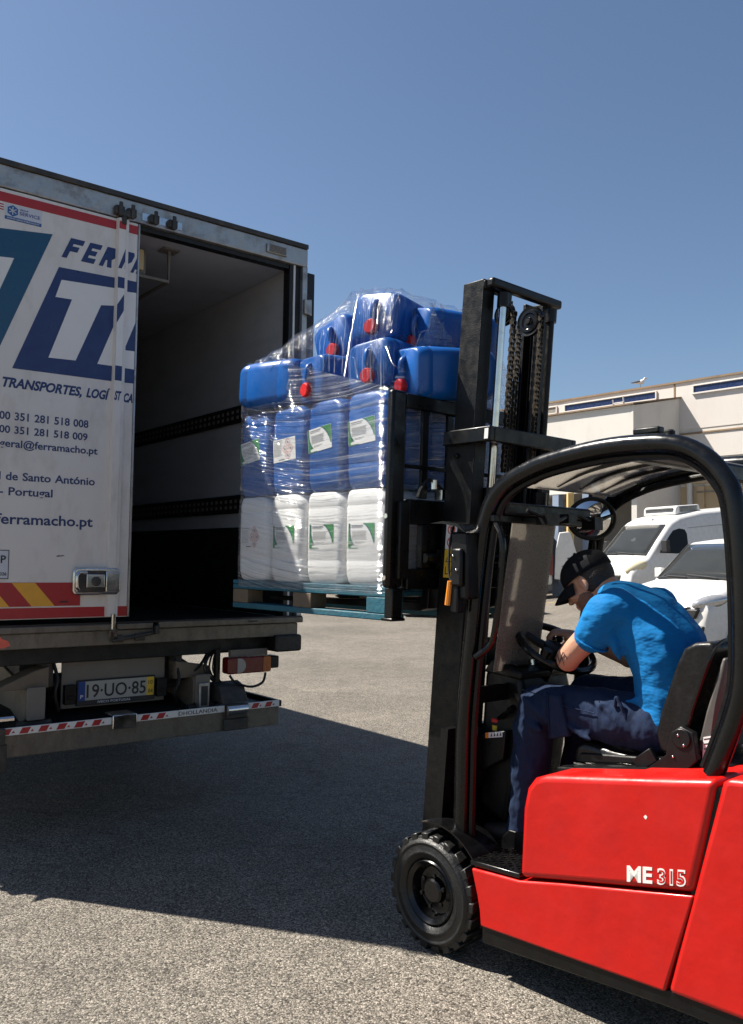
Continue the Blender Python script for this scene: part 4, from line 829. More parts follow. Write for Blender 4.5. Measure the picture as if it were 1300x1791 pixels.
# ---- step and floor
st = fp('step', MB().prism([(0.188,0.392),(0.424,0.406),(0.424,0.424),(0.188,0.412)], 0.004, 0.30, 'y'), 'black_gloss', bevel=0.004)
mb = MB()
for i in range(11):
    for j in range(8):
        u = 0.205+i*0.0205; mb.obox((u, 0.035+j*0.033+(0.016 if i % 2 else 0), 0.4145+(u-0.188)*0.051), (0.016,0.007,0.004), (0,0,rad(45 if (i+j) % 2 else -45)))
fp('step_tread', mb, 'black_steel', st)
fp('floor_plate', B(-0.06, 0.44, 0.30, 0.90, 0.385, 0.402), 'black_paint')
fp('kick_wall', MB().prism([(-0.09,0.40),(-0.06,0.40),(-0.02,0.86),(-0.06,0.86)], 0.10, 0.88, 'y'), 'black_paint')
fp('riser', MB().prism([(0.12,0.40),(0.44,0.40),(0.44,0.485),(0.20,0.485)], 0.22, 0.30, 'y'), 'black_paint', bevel=0.005)
fp('seat_plinth', MB().prism([(0.47,0.79),(1.16,0.90),(1.12,0.80),(0.50,0.70)], 0.16, 0.80, 'y').prism([(0.50,0.80),(1.10,0.895),(1.05,0.90),(0.52,0.84)], 0.24, 0.74, 'y'), 'black_plastic', bevel=0.01)
# ---- dashboard, column and steering wheel
fp('column', MB().prism([(-0.03,0.52),(0.12,0.46),(0.165,0.70),(0.21,1.00),(0.185,1.10),(0.05,1.125),(0.0,1.08),(-0.02,0.8)], 0.30, 0.64, 'y'), 'black_plastic', bevel=0.025, segs=3)
ds = fp('dashboard', MB().prism([(0.02,1.085),(0.215,1.07),(0.225,1.10),(0.06,1.145)], 0.27, 0.67, 'y'), 'black_plastic', bevel=0.012, segs=3)
fp('display', MB().prism([(0.085,1.1425),(0.165,1.122),(0.167,1.1255),(0.087,1.146)], 0.31, 0.40, 'y'), 'grey_plastic', ds)
fp('ignition_switch', MB().lathe([(0.022,0.0),(0.02,0.022),(0.0,0.024)], (0.15, 0.44, 1.118), 'z', 16), 'chrome', ds)
fp('lever', MB().tube([(0.12,0.56,1.10),(0.14,0.57,1.17),(0.15,0.575,1.20)], 0.007, 8).ball((0.152,0.576,1.215), 0.018), 'black_plastic', ds)
fp('lever', MB().tube([(0.12,0.61,1.10),(0.14,0.62,1.17),(0.15,0.625,1.20)], 0.007, 8).ball((0.152,0.626,1.215), 0.018), 'black_plastic', ds)
SWC = Vector((0.245, 0.47, 1.195)); SWN = Vector((0.50, -0.06, 0.864)).normalized()
sx_ = SWN.cross(Vector((0,1,0))).normalized(); sy_ = SWN.cross(sx_)
ring = [SWC + sx_*0.165*math.cos(2*math.pi*k/40) + sy_*0.165*math.sin(2*math.pi*k/40) for k in range(40)]
sw = fp('steering_wheel', MB().tube(ring, 0.0155, 10, closed=True), 'black_gloss')
mb = MB()
for a in (30, 150, 270): mb.tube([SWC-SWN*0.02, SWC-SWN*0.012+(sx_*math.cos(rad(a))+sy_*math.sin(rad(a)))*0.08, SWC+(sx_*math.cos(rad(a))+sy_*math.sin(rad(a)))*0.16], [0.022,0.017,0.012], 8)
fp('spoke', mb, 'black_plastic', sw)
fp('hub', MB().tube([SWC-SWN*0.05, SWC+SWN*0.004, SWC+SWN*0.010], [0.05,0.05,0.035], 20), 'black_plastic', sw)
fp('column_tube', MB().tube([SWC-SWN*0.16-Vector((0.02,0,0.02)), SWC-SWN*0.04], [0.045,0.032], 14), 'black_plastic', sw)
fp('spinner_knob', MB().tube([SWC+sy_*0.15-sx_*0.06, SWC+sy_*0.15-sx_*0.06+SWN*0.05],[0.013,0.02],10), 'black_plastic', sw)
# side pod with emergency stop
pod = fp('side_pod', MB().prism(rrect(-0.085,0.025,0.60,0.845,0.04), 0.20, 0.32, 'y').prism([(0.0,0.66),(0.135,0.74),(0.15,0.862),(0.02,0.83)], 0.26, 0.40, 'y'), 'black_plastic', bevel=0.008)
fp('pod_face', MB().prism(rrect(-0.075,0.015,0.61,0.83,0.035), 0.195, 0.1995, 'y'), 'grey_plastic', pod)
fp('warning_strip', MB().prism([(0.045,0.815),(0.135,0.834),(0.135,0.856),(0.045,0.837)], 0.2585, 0.2595, 'y'), 'paper_white', pod)
fp('strip_mark', MB().prism([(0.045,0.815),(0.062,0.8185),(0.062,0.8405),(0.045,0.837)], 0.2578, 0.2583, 'y'), 'orange_plastic', pod)
mb = MB()
for k in range(4): u = 0.073+k*0.016; mb.prism([(u,0.826+k*0.0034),(u+0.009,0.828+k*0.0034),(u+0.005,0.842+k*0.0034)], 0.2578, 0.2583, 'y')
fp('strip_mark', mb, 'ink', pod)
fp('stop_collar', MB().lathe([(0.017,0.0),(0.017,0.02)], (0.06,0.31,0.845), 'z', 16), 'plate_yellow', pod)
fp('emergency_stop', MB().lathe([(0.010,0.018),(0.010,0.03),(0.021,0.034),(0.021,0.044),(0.016,0.049),(0,0.05)], (0.06,0.31,0.845), 'z', 18), 'red_plastic', pod)
fp('pedal', MB().obox((0.10,0.56,0.46),(0.10,0.07,0.012),(0,rad(-35),0)), 'rubber')
fp('control_stalk', MB().tube([(0.09,0.29,0.90),(0.17,0.26,0.945)], 0.009, 8).tube([(0.17,0.26,0.945),(0.20,0.25,0.962)], 0.014, 8), 'black_gloss')
# ---- seat
seat = fp('seat_cushion', MB().prism([(0.475,0.792),(0.49,0.868),(0.53,0.882),(0.70,0.868),(0.90,0.885),(0.92,0.82),(0.55,0.775)], 0.25, 0.71, 'y'), 'seat_vinyl', bevel=0.026, segs=4)
bk = fp('seat_back', MB().prism([(0.845,0.90),(0.83,0.96),(0.845,1.03),(0.905,1.20),(0.935,1.262),(0.975,1.285),(1.035,1.292),(1.05,1.27),(0.98,1.09),(0.93,0.93),(0.91,0.885)], 0.24, 0.72, 'y'), 'seat_vinyl', bevel=0.042, segs=5)
fp('seat_piping', MB().tube(spline([(0.915,0.236,0.92),(0.94,0.236,0.99),(0.99,0.236,1.13),(1.035,0.238,1.25),(1.05,0.30,1.296),(1.055,0.48,1.30)]), 0.006, 6), 'black_gloss', bk)
fp('seat_shell', MB().prism([(0.975,0.92),(1.01,1.06),(1.068,1.245),(1.085,1.24),(1.05,1.08),(1.025,0.92)], 0.245, 0.715, 'y'), 'grey_plastic', bk, bevel=0.010)
mb = MB()
for z, v in ((1.20,0.29),(1.20,0.60),(1.0,0.30),(1.1,0.45)): mb.ball((1.03+(z-1.0)*0.21, v, z), 0.008, 8, 6)
fp('shell_screw', mb, 'ink', bk)
fp('seat_bracket', MB().prism([(0.80,0.83),(0.93,0.83),(1.00,0.90),(0.985,0.99),(0.94,1.005),(0.905,0.98),(0.885,0.90)], 0.205, 0.235, 'y').lathe([(0.034,-0.008),(0.034,0.0)], (0.945,0.207,0.965), 'y', 16), 'black_plastic', seat, bevel=0.004)
for p_ in ((0.935,0.200,0.975),(0.955,0.200,0.945),(0.915,0.203,0.90)): fp('bracket_bolt', MB().ball(p_,0.005,8,6), 'chrome', seat)
fp('seat_label', MB().prism([(1.000,0.905),(1.032,0.915),(1.036,0.985),(1.004,0.975)], 0.2395, 0.241, 'y'), 'paper_white', bk)
mb = MB()
for k in range(4): mb.prism([(1.006,0.918+k*0.016),(1.027,0.924+k*0.016),(1.027,0.928+k*0.016),(1.006,0.922+k*0.016)], 0.2388, 0.2393, 'y')
fp('label_print', mb, 'ink', bk)
fp('belt_buckle', MB().obox((0.80,0.225,0.865),(0.085,0.02,0.05),(0,rad(-38),0)), 'black_plastic', seat, bevel=0.004)
fp('adjust_bar', MB().tube(spline([(0.50,0.235,0.800),(0.60,0.222,0.802),(0.68,0.220,0.822),(0.76,0.222,0.828),(0.82,0.23,0.84)]), 0.005, 6), 'chrome', seat)
fp('seat_bolt', MB().ball((0.86,0.23,0.845),0.011,8,6), 'chrome', seat)
# ---- overhead guard
GP = [(0.100,0.40),(0.106,0.70),(0.114,0.94),(0.155,1.32),(0.196,1.62),(0.222,1.725),(0.262,1.800),(0.325,1.853),(0.42,1.893),(0.53,1.922),(0.73,1.949),(0.90,1.951),(1.02,1.937),(1.11,1.892),(1.172,1.825),(1.208,1.74),(1.228,1.53),(1.230,1.24),(1.205,1.10),(1.135,0.905)]
GP = [(u-0.036+0.014*(u-0.1)/1.1, z+(0.006 if z > 1.55 else -0.01)) for u, z in GP]
GS = [tuple(p) for p in spline([(u, 0, z) for u, z in GP], 4)]
def side_frame(v, s):
    g = fp('guard_side', MB().tube([(u, v, z) for u, _, z in GS], 0.0325, 14, up=(0,1,0), sx=0.9, sy=1.0), 'black_gloss')
    n = len(GS); inn = []
    for i, (u, _, z) in enumerate(GS):
        a = Vector(GS[min(i+1,n-1)]) - Vector(GS[max(i-1,0)]); a.normalize(); nx, nz = a.z, -a.x
        inn.append((u+nx*0.040, v+0.018*s, z+nz*0.040))
    fp('guard_rib', MB().tube(inn, 0.016, 8), 'black_paint', g)
    return g
side_frame(0.088, 1); side_frame(0.885, -1)
for k, v in enumerate((0.22, 0.38, 0.54, 0.70)):
    fp('roof_bar', MB().tube([(u, v, z-0.004) for u, _, z in GS if 0.30 < u < 0.80 and z > 1.7], 0.006, 4, square=True, up=(0,1,0), sx=1.0, sy=1.7), 'black_paint')
fp('roof_cross_beam', MB().box(0.205,0.265,0.118,0.855,1.735,1.785), 'black_paint', bevel=0.01)
fp('roof_cross_beam', MB().box(0.755,0.815,0.118,0.855,1.912,1.955), 'black_paint', bevel=0.01)
fp('roof_cross_beam', MB().box(1.085,1.135,0.118,0.855,1.82,1.88), 'black_paint', bevel=0.01)
fp('roof_panel', MB().prism([(0.815,1.918),(0.93,1.920),(1.03,1.900),(1.10,1.852),(1.10,1.858),(1.03,1.908),(0.93,1.929),(0.815,1.927)], 0.125, 0.85, 'y'), 'grey_plastic')
fp('roof_sheet', MB().prism([(0.29,1.845),(0.42,1.905),(0.53,1.934),(0.755,1.962),(0.755,1.966),(0.53,1.938),(0.42,1.909),(0.29,1.849)], 0.13, 0.84, 'y'), 'roof_sheet')
fp('hazard_lamp', MB().box(0.82,0.92,0.11,0.15,1.992,2.016).box(0.85,0.88,0.115,0.145,1.962,1.991), 'black_plastic', bevel=0.006)
fp('roof_knob', MB().lathe([(0.018,0),(0.018,0.018),(0.012,0.024),(0,0.024)], (0.965,0.10,1.972), 'z', 12), 'black_plastic')
fp('roof_wiring', MB().tube(spline([(0.30,0.2,1.755),(0.33,0.35,1.72),(0.31,0.5,1.75),(0.33,0.62,1.725),(0.30,0.8,1.76)]), 0.008, 6).box(0.285,0.34,0.28,0.36,1.70,1.745).box(0.285,0.33,0.44,0.50,1.71,1.75).box(0.285,0.35,0.60,0.66,1.69,1.745), 'black_plastic')
fp('rear_housing', MB().box(1.02,1.22,0.62,0.90,1.80,1.985), 'black_paint', bevel=0.01)
# windscreen half panel, its frame and the grab handle
def pu(z): return 0.150+(z-1.30)*0.155 if z > 1.0 else 0.118
ws = fp('windscreen', MB().prism([(pu(1.10),1.10),(pu(1.74),1.74),(pu(1.74)+0.006,1.74),(pu(1.10)+0.006,1.10)], 0.215, 0.505, 'y'), 'dusty_glass')
fp('windscreen_frame', MB().box(0.215,0.24,0.075,0.865,1.735-0.03,1.7345), 'black_paint', ws, bevel=0.004)
fp('windscreen_frame', MB().prism([(pu(1.02),0.98),(pu(1.08),1.05),(pu(1.08)+0.02,1.05),(pu(1.02)+0.02,0.98)], 0.12, 0.30, 'y'), 'black_paint', ws, bevel=0.004)
fp('grab_handle', MB().tube(spline([(0.235,0.09,1.70),(0.262,0.085,1.66),(0.275,0.082,1.60),(0.262,0.082,1.45),(0.235,0.085,1.28),(0.205,0.09,1.22),(0.150,0.07,1.17)],6), 0.0135, 10), 'black_gloss')
# convex mirror hung from the roof
mc = Vector((0.245, 0.735, 1.745)); mn = Vector((0.80, -0.58, -0.12)).normalized(); mx = Vector((0,0,1)).cross(mn).normalized(); my = mn.cross(mx)
P = []; rows = 9; colsn = 28
for i in range(rows):
    r = 0.086*i/(rows-1); d = 0.045*(1-(r/0.086)**2)
    P.append([mc + mn*d + mx*r*1.12*math.cos(2*math.pi*k/colsn) + my*r*math.sin(2*math.pi*k/colsn) for k in range(colsn+1)])
mr_ = fp('mirror_housing', MB().tube([mc-mn*0.05, mc-mn*0.03, mc-mn*0.002], [0.045,0.088,0.098], 28), 'black_plastic')
mir = fp('mirror_face', MB().grid(P), 'chrome', mr_, smooth=60); 
m_ = bpy.data.materials.new('mirror_glass'); m_.use_nodes = True; b_ = m_.node_tree.nodes['Principled BSDF']; b_.inputs['Metallic'].default_value = 1; b_.inputs['Roughness'].default_value = 0.03; b_.inputs['Base Color'].default_value = (0.85,0.85,0.83,1)
mir.data.materials[0] = m_
fp('mirror_rim', MB().tube([mc+mx*0.099*math.cos(2*math.pi*k/32)*1.08+my*0.090*math.sin(2*math.pi*k/32) for k in range(32)], 0.008, 8, closed=True), 'black_plastic', mr_)
fp('mirror_arm', MB().tube([mc-mn*0.04, mc-mn*0.04+Vector((0,0.02,0.12)), (0.26,0.80,1.86)], 0.010, 8).tube(spline([mc+Vector((0.0,0.02,-0.10)), mc+Vector((-0.02,0.05,-0.2)), mc+Vector((-0.06,0.07,-0.30))]), 0.007, 8), 'black_plastic', mr_)
# lamp and bracket cluster beside the front pillar
lc = fp('work_lamp', MB().box(0.075,0.165,0.0,0.075,1.40,1.665).box(0.095,0.15,-0.02,-0.0005,1.45,1.60), 'black_plastic', bevel=0.012)
fp('lamp_visor', MB().prism([(-0.01,1.700),(0.06,1.708),(0.14,1.695),(0.18,1.66),(0.13,1.685),(0.06,1.698)], -0.03, 0.09, 'y'), 'black_gloss', lc)
fp('indicator_lens', MB().tube([(0.088,-0.014,1.470),(0.076,-0.014,1.375)], [0.010,0.012], 8), 'orange_plastic', lc)
fp('indicator_body', MB().box(0.085,0.125,-0.012,0.03,1.345,1.455), 'black_plastic', lc, bevel=0.006)
fp('lamp_screw', MB().ball((0.11,-0.022,1.57),0.006,8,6).ball((0.128,-0.022,1.515),0.006,8,6), 'chrome', lc)
fp('lamp_cable', MB().tube(spline([(0.05,0.05,1.70),(0.055,0.02,1.62),(0.06,0.01,1.50),(0.10,0.0,1.45)]), 0.005, 6), 'rubber', lc)

# ---- mast
def shear(mb, s, z0):
    mb.v = [(p[0]+(p[2]-z0)*s, p[1], p[2]) for p in mb.v]; return mb
SM = 0.078
def mp(name, mb, mat, parent=FK, **k): return fp(name, shear(mb, SM, 0.36), mat, parent, **k)
def upright(v, s, z0, z1, u0, u1, t, name):
    mb = MB().prism([(u0, v), (u0, v+s*0.075), (u0+t, v+s*0.075), (u0+t, v+s*0.024), (u1-t, v+s*0.024), (u1-t, v+s*0.075), (u1, v+s*0.075), (u1, v)], z0, z1, 'z')
    return mp(name, mb, 'black_steel', bevel=0.004)
upright(0.200, 1, 0.14, 2.085, -0.262, -0.105, 0.022, 'outer_upright'); upright(0.745, -1, 0.14, 2.085, -0.262, -0.105, 0.022, 'outer_upright')
upright(0.226, 1, 0.20, 2.755, -0.255, -0.138, 0.018, 'inner_upright'); upright(0.719, -1, 0.20, 2.755, -0.255, -0.138, 0.018, 'inner_upright')
for v in (0.312, 0.655):
    rb = mp('lift_cylinder', MB().tube([(-0.098,v,0.24),(-0.098,v,1.84)], 0.031, 16).tube([(-0.098,v,1.80),(-0.098,v,1.865)], 0.037, 16), 'black_paint')
    mp('piston_rod', MB().tube([(-0.098,v,1.84),(-0.098,v,2.655)], 0.0165, 16), 'chrome' if v < 0.5 else 'black_steel', rb)
    mp('rod_head', MB().tube([(-0.098,v,2.64),(-0.098,v,2.70)], 0.026, 14), 'black_paint', rb)
mp('top_tie', MB().box(-0.125,-0.085,0.2265,0.7185,2.712,2.752).box(-0.175,-0.126,0.2265,0.36,2.712,2.752).box(-0.12,-0.085,0.31,0.36,2.655,2.712), 'black_paint', bevel=0.01)
mp('cross_head', MB().box(-0.262,0.0,0.168,0.1995,2.045,2.108).box(-0.035,0.0,0.2,0.745,2.045,2.108).box(-0.262,0.0,0.7455,0.777,2.045,2.108), 'black_paint', bevel=0.005)
mp('cross_head_tag', B(-0.028,-0.008,0.1665,0.1675,2.055,2.098), 'paper_white')
for z in (0.35, 1.10): mp('mast_tie', MB().box(-0.125,-0.09,0.275,0.67,z,z+0.12), 'black_paint', bevel=0.006)
mp('mast_foot', MB().box(-0.28,-0.05,0.19,0.30,0.12,0.20).box(-0.28,-0.05,0.645,0.755,0.12,0.20), 'black_paint', bevel=0.006)
mp('mast_bolt', MB().ball((-0.17,0.197,0.60),0.014,10,6).ball((-0.20,0.197,2.0),0.012,10,6), 'black_steel')
def pulley(u, v, z, r):
    p_ = mp('pulley', MB().lathe([(0.0,-0.016),(r*0.22,-0.016),(r*0.28,-0.010),(r*0.50,-0.010),(r*0.56,-0.015),(r*0.75,-0.015),(r*0.80,-0.009),(r,-0.012),(r,-0.007),(r*0.9,-0.004),(r*0.9,0.004),(r,0.007),(r,0.013),(0,0.013)], (u, v, z), 'y', 36), 'black_gloss')
    mp('pulley_pin', MB().tube([(u, v-0.022, z),(u, v+0.03, z)], r*0.2, 12), 'black_steel', p_)
pulley(-0.158, 0.40, 2.640, 0.050); pulley(-0.128, 0.545, 2.630, 0.066)
mp('pulley_bracket', MB().box(-0.175,-0.14,0.418,0.43,2.60,2.70).box(-0.14,-0.11,0.562,0.575,2.60,2.70), 'black_paint')
def roller_chain(u, v, z0, z1):
    mb = MB(); z = z0; k = 0; p = 0.0195
    while z < z1:
        w = 0.0125 if k % 2 else 0.0085
        for s in (-1, 1): mb.prism([(a, b) for a, b in rrect(u-0.0085,u+0.0085,z-p*0.62,z+p*0.62,0.006,2)], v+s*w-0.0015, v+s*w+0.0015, 'y')
        mb.tube([(u, v-0.0145, z+p/2),(u, v+0.0145, z+p/2)], 0.005, 6); z += p; k += 1
    return mp('lift_chain', mb, 'chain_steel')
pbr('chain_steel', (0.055, 0.045, 0.034), 0.42, 0.6, 0.3, 40, dirt=(0.16, 0.12, 0.075), dirt_amt=0.7, ds=30)
roller_chain(-0.106, 0.40, 1.95, 2.65); roller_chain(-0.190, 0.545, 1.60, 2.62); roller_chain(-0.066, 0.545, 1.95, 2.65)
mp('mast_hose', MB().tube([(-0.135,0.60,2.60),(-0.138,0.60,1.80)], 0.010, 8), 'rubber')
# stickers on the mast side
sk = mp('mast_sticker', B(-0.235,-0.172,0.1985,0.1995,1.60,1.715), 'paper_white')
for z in (1.63, 1.685):
    mp('prohibition_ring', MB().tube([(-0.204+0.019*math.cos(2*math.pi*k/20), 0.1978, z+0.019*math.sin(2*math.pi*k/20)) for k in range(20)], 0.0028, 5, closed=True).tube([(-0.217,0.1978,z+0.013),(-0.191,0.1978,z-0.013)], 0.0022, 5), 'hazard_red', sk)
    mp('pictogram', MB().prism([(-0.209,z-0.013),(-0.199,z-0.013),(-0.197,z+0.003),(-0.204,z+0.014),(-0.211,z+0.003)], 0.1976, 0.1982, 'y'), 'ink', sk)
sy2 = mp('warning_sticker', B(-0.235,-0.172,0.1985,0.1995,1.478,1.5995), 'plate_yellow')
mp('warning_triangle', MB().prism([(-0.228,1.545),(-0.179,1.545),(-0.2035,1.588)], 0.1978, 0.1983, 'y'), 'ink', sy2)
mp('warning_triangle', MB().prism([(-0.220,1.549),(-0.187,1.549),(-0.2035,1.579)], 0.1970, 0.1976, 'y'), 'plate_yellow', sy2)
mp('pictogram', MB().prism([(-0.2055,1.553),(-0.2015,1.553),(-0.2005,1.572),(-0.2065,1.572)], 0.1964, 0.1968, 'y').prism([(-0.226,1.492),(-0.200,1.492),(-0.200,1.496),(-0.222,1.496),(-0.222,1.525),(-0.226,1.525)], 0.1974, 0.1980, 'y').prism([(-0.195,1.50),(-0.183,1.51),(-0.180,1.53),(-0.192,1.528)], 0.1974, 0.1980, 'y'), 'ink', sy2)
# ---- carriage, load backrest and forks
SC = 0.026
def cp(name, mb, mat='black_paint', parent=FK, **k): return fp(name, shear(mb, SC, 1.43), mat, parent, **k)
lb = cp('load_backrest', MB().box(-0.262,-0.222,-0.062,0.026,1.432,2.275), bevel=0.014)
cp('backrest_bar', B(-0.262,-0.222,0.915,1.003,1.432,2.275), parent=lb, bevel=0.014)
cp('backrest_bar', B(-0.256,-0.228,0.0265,0.9145,2.205,2.268), parent=lb, bevel=0.006)
for v in (0.155, 0.315, 0.47, 0.625, 0.78): cp('backrest_bar', B(-0.252,-0.236,v-0.02,v+0.02,1.82,2.2045), parent=lb, bevel=0.003)
cp('backrest_rod', B(-0.235,-0.225,0.0265,0.9145,1.945,1.962), parent=lb)
cp('backrest_rib', B(-0.2215,-0.195,-0.025,0.035,1.47,1.80), parent=lb, bevel=0.006)
for z in (1.475, 1.735): cp('bolt', MB().lathe([(0.0,-0.006),(0.011,-0.006),(0.011,0.0)], (-0.240,-0.063,z), 'y', 8), 'chrome', lb)
cp('carriage_plate', B(-0.258,-0.205,0.036,0.905,1.705,1.812), bevel=0.006)
cp('carriage_plate', B(-0.258,-0.205,0.036,0.905,1.425,1.515), bevel=0.006)
for v in (0.14, 0.30, 0.64, 0.80): cp('carriage_upright', B(-0.235,-0.20,v-0.028,v+0.028,1.516,1.704), bevel=0.004)
cp('side_shift_cylinder', MB().tube([(-0.19,0.12,1.56),(-0.19,0.82,1.56)], 0.022, 12).box(-0.21,-0.165,0.22,0.30,1.515,1.60), parent=FK)
cp('carriage_valve', MB().box(-0.215,-0.17,0.20,0.25,1.815,1.86).tube([(-0.19,0.17,1.86),(-0.19,0.17,1.90)], 0.014, 10), 'chrome')
cp('carriage_hose', MB().tube(spline([(-0.19,0.22,1.86),(-0.20,0.15,1.90),(-0.20,0.10,1.86),(-0.2,0.08,1.82)]), 0.009, 6), 'rubber')
cp('support_leg', MB().box(-0.275,-0.225,-0.028,0.032,1.305,1.431).box(-0.285,-0.215,-0.038,0.042,1.292,1.3045), bevel=0.004)
for v in (0.20, 0.66):
    f_ = fp('fork', MB().prism([(-0.272,1.80),(-0.272,1.40),(-0.30,1.366),(-1.40,1.348),(-1.44,1.338),(-1.40,1.330),(-0.29,1.326),(-0.24,1.34),(-0.235,1.40),(-0.237,1.80)], v, v+0.10, 'y'), 'black_steel', bevel=0.004)

# ================================================================ driver, seated and bent forward over the wheel
DR = thing('person', fw(0.77, VC-0.03, 0.86), (0, 0, F_ANG), 'man in blue t-shirt, navy work trousers and black cap bent forward on the forklift seat', 'person')
OFF = Vector((0.75, VC, 0.86))
def dp(name, mb, mat, parent=DR, **k):
    mb.v = [tuple(Vector(p)-OFF) for p in mb.v]; return mb.build(name, mat, parent, **k)
HC = Vector((0.415, 0.455, 1.475))                                  # head centre
pit, yaw = rad(34), rad(8)
hf = Vector((-math.cos(pit)*math.cos(yaw), -math.sin(yaw), -math.sin(pit))).normalized(); hs = hf.cross(Vector((0,0,1))).normalized(); hu_ = hs.cross(hf).normalized()
HR = Matrix((hf, hs, hu_)).transposed()                            # head axes: forward, side, up
def hp(a, b, c): return HC + hf*a + hs*b + hu_*c
body = MB()
body.ball(hp(-0.005,0,0.025), (0.098,0.077,0.095), 20, 14, R=HR).ball(hp(0.03,0,-0.03), (0.066,0.062,0.085), 18, 12, R=HR).ball(hp(0.052,0,-0.085), (0.036,0.040,0.030), 14, 10, R=HR)
body.ball(hp(0.086,0,0.012), (0.022,0.050,0.016), 12, 8, R=HR)                      # brow
body.ball(hp(0.100,0,-0.012), (0.014,0.013,0.028), 10, 8, R=HR).ball(hp(0.108,0,-0.032), (0.017,0.016,0.012), 10, 8, R=HR)   # nose
body.ball(hp(0.088,0,-0.062), (0.014,0.025,0.008), 10, 8, R=HR).ball(hp(0.085,0,-0.074), (0.013,0.023,0.008), 10, 8, R=HR)  # lips
for s in (-1, 1):
    body.ball(hp(-0.008,0.077*s,-0.01), (0.020,0.009,0.032), 12, 8, R=HR).ball(hp(-0.004,0.080*s,-0.034), (0.010,0.008,0.012), 10, 6, R=HR)
    body.ball(hp(0.062,0.044*s,-0.028), (0.028,0.022,0.020), 10, 8, R=HR)
    body.ball(hp(0.078,0.030*s,0.000), (0.012,0.014,0.009), 10, 8, R=HR)
body.chain([(*hp(-0.045,0,-0.06),0.058),(0.50,0.465,1.43,0.062),(0.565,0.47,1.40,0.075)])
body.chain([(0.565,0.47,1.38,0.10,0.15,0.08),(0.66,0.47,1.33,0.105,0.165,0.085),(0.745,0.47,1.20,0.095,0.15,0.08),(0.765,0.47,1.0,0.10,0.155,0.09)], 6)
# near arm: shoulder, elbow by the knee, forearm reaching across to the wheel
body.chain([(0.595,0.285,1.365,0.060),(0.555,0.262,1.285,0.051),(0.50,0.255,1.232,0.047),(0.462,0.252,1.192,0.046),(0.452,0.262,1.180,0.044)], 8)
body.chain([(0.452,0.262,1.180,0.042),(0.425,0.33,1.192,0.041),(0.385,0.41,1.215,0.032),(0.368,0.445,1.225,0.028)], 8)
body.chain([(0.63,0.655,1.36,0.062),(0.52,0.70,1.25,0.050),(0.44,0.715,1.16,0.045)], 8)
body.chain([(0.44,0.715,1.16,0.042),(0.34,0.67,1.20,0.036),(0.27,0.635,1.235,0.027)], 8)
def hand(wr, dirv, upv, thumb, length=0.18):
    d = Vector(dirv).normalized(); n = Vector(upv); n = (n-d*n.dot(d)).normalized(); s = d.cross(n); wr = Vector(wr)
    R = Matrix((d, s, n)).transposed()
    body.ball(wr+d*0.045, (0.052,0.040,0.017), 14, 10, R=R).ball(wr+d*0.075, (0.028,0.041,0.015), 14, 10, R=R)
    for k, (o, l) in enumerate(((-0.030,0.072),(-0.010,0.082),(0.011,0.076),(0.031,0.060))):
        p = wr+d*0.088+s*o; q = p+d*l*0.42-n*0.004; r_ = q+d*l*0.20-n*l*0.32; t = r_-d*l*0.10-n*l*0.30
        body.chain([(*p,0.0095),(*q,0.009),(*r_,0.0085),(*t,0.0075)], 4)
    p = wr+d*0.025+s*0.036*thumb; q = p+d*0.030+s*0.026*thumb-n*0.012; r_ = q+d*0.020+s*0.002*thumb-n*0.024
    body.chain([(*p,0.014),(*q,0.0115),(*r_,0.0095)], 4)
hand((0.362,0.455,1.228), (-0.30,0.92,0.22), (0.35,-0.1,0.93), -1)
hand((0.262,0.632,1.238), (-0.75,-0.62,0.15), (0.3,0.0,0.95), -1)
bo = dp('body', body, 'skin', remesh=0.0055, blur=4)
eye = MB()
for s in (-1, 1): eye.ball(hp(0.080,0.030*s,-0.002), 0.0105, 12, 8)
dp('eyes', eye, 'white_film'); eye = MB()
for s in (-1, 1): eye.ball(hp(0.0885,0.030*s,-0.004), 0.0045, 10, 6)
dp('pupils', eye, 'ink')
hr = MB().ball(hp(-0.014,0,0.022), (0.099,0.0795,0.098), 24, 16, R=HR)
hr.v = [p for p in hr.v]
dp('hair', MB().ball(hp(-0.030,0,0.010), (0.084,0.0815,0.085), 24, 16, R=HR), 'hair')
dp('beard', MB().ball(hp(0.030,0,-0.052), (0.060,0.0630,0.062), 22, 14, R=HR).ball(hp(0.052,0,-0.088), (0.038,0.042,0.030), 16, 10, R=HR), 'stubble')
dp('tattoo', MB().tube([(0.487,0.2065,1.19),(0.470,0.2045,1.215),(0.452,0.206,1.175)], 0.0022, 4).tube([(0.452,0.206,1.175),(0.440,0.209,1.205),(0.425,0.218,1.185)], 0.0022, 4).tube([(0.475,0.205,1.165),(0.465,0.2045,1.198),(0.448,0.207,1.163)], 0.0018, 4), 'tattoo')
# cap with a curved peak
cp_ = MB(); prof = []
for i in range(10):
    ph = rad(90*i/9); prof.append((math.cos(ph), math.sin(ph)))
n = 32
for r, h in [(1.0,-0.22)] + prof[:-1]:
    for k in range(n):
        a = 2*math.pi*k/n; cp_.v.append(tuple(hp(-0.010+0.110*r*math.cos(a), 0.089*r*math.sin(a), 0.040+0.082*h)))
cp_.v.append(tuple(hp(-0.010,0,0.122))); R_ = 10
for i in range(R_-1):
    for k in range(n): cp_.f.append((i*n+k, i*n+(k+1)%n, (i+1)*n+(k+1)%n, (i+1)*n+k)); cp_.m.append(0)
for k in range(n): cp_.f.append(((R_-1)*n+k, (R_-1)*n+(k+1)%n, R_*n)); cp_.m.append(0)
cap_ = dp('cap', cp_, 'cap_black', smooth=70)
sm = cap_.modifiers.new('s', 'SOLIDIFY'); sm.thickness = 0.004
top, bot = [], []
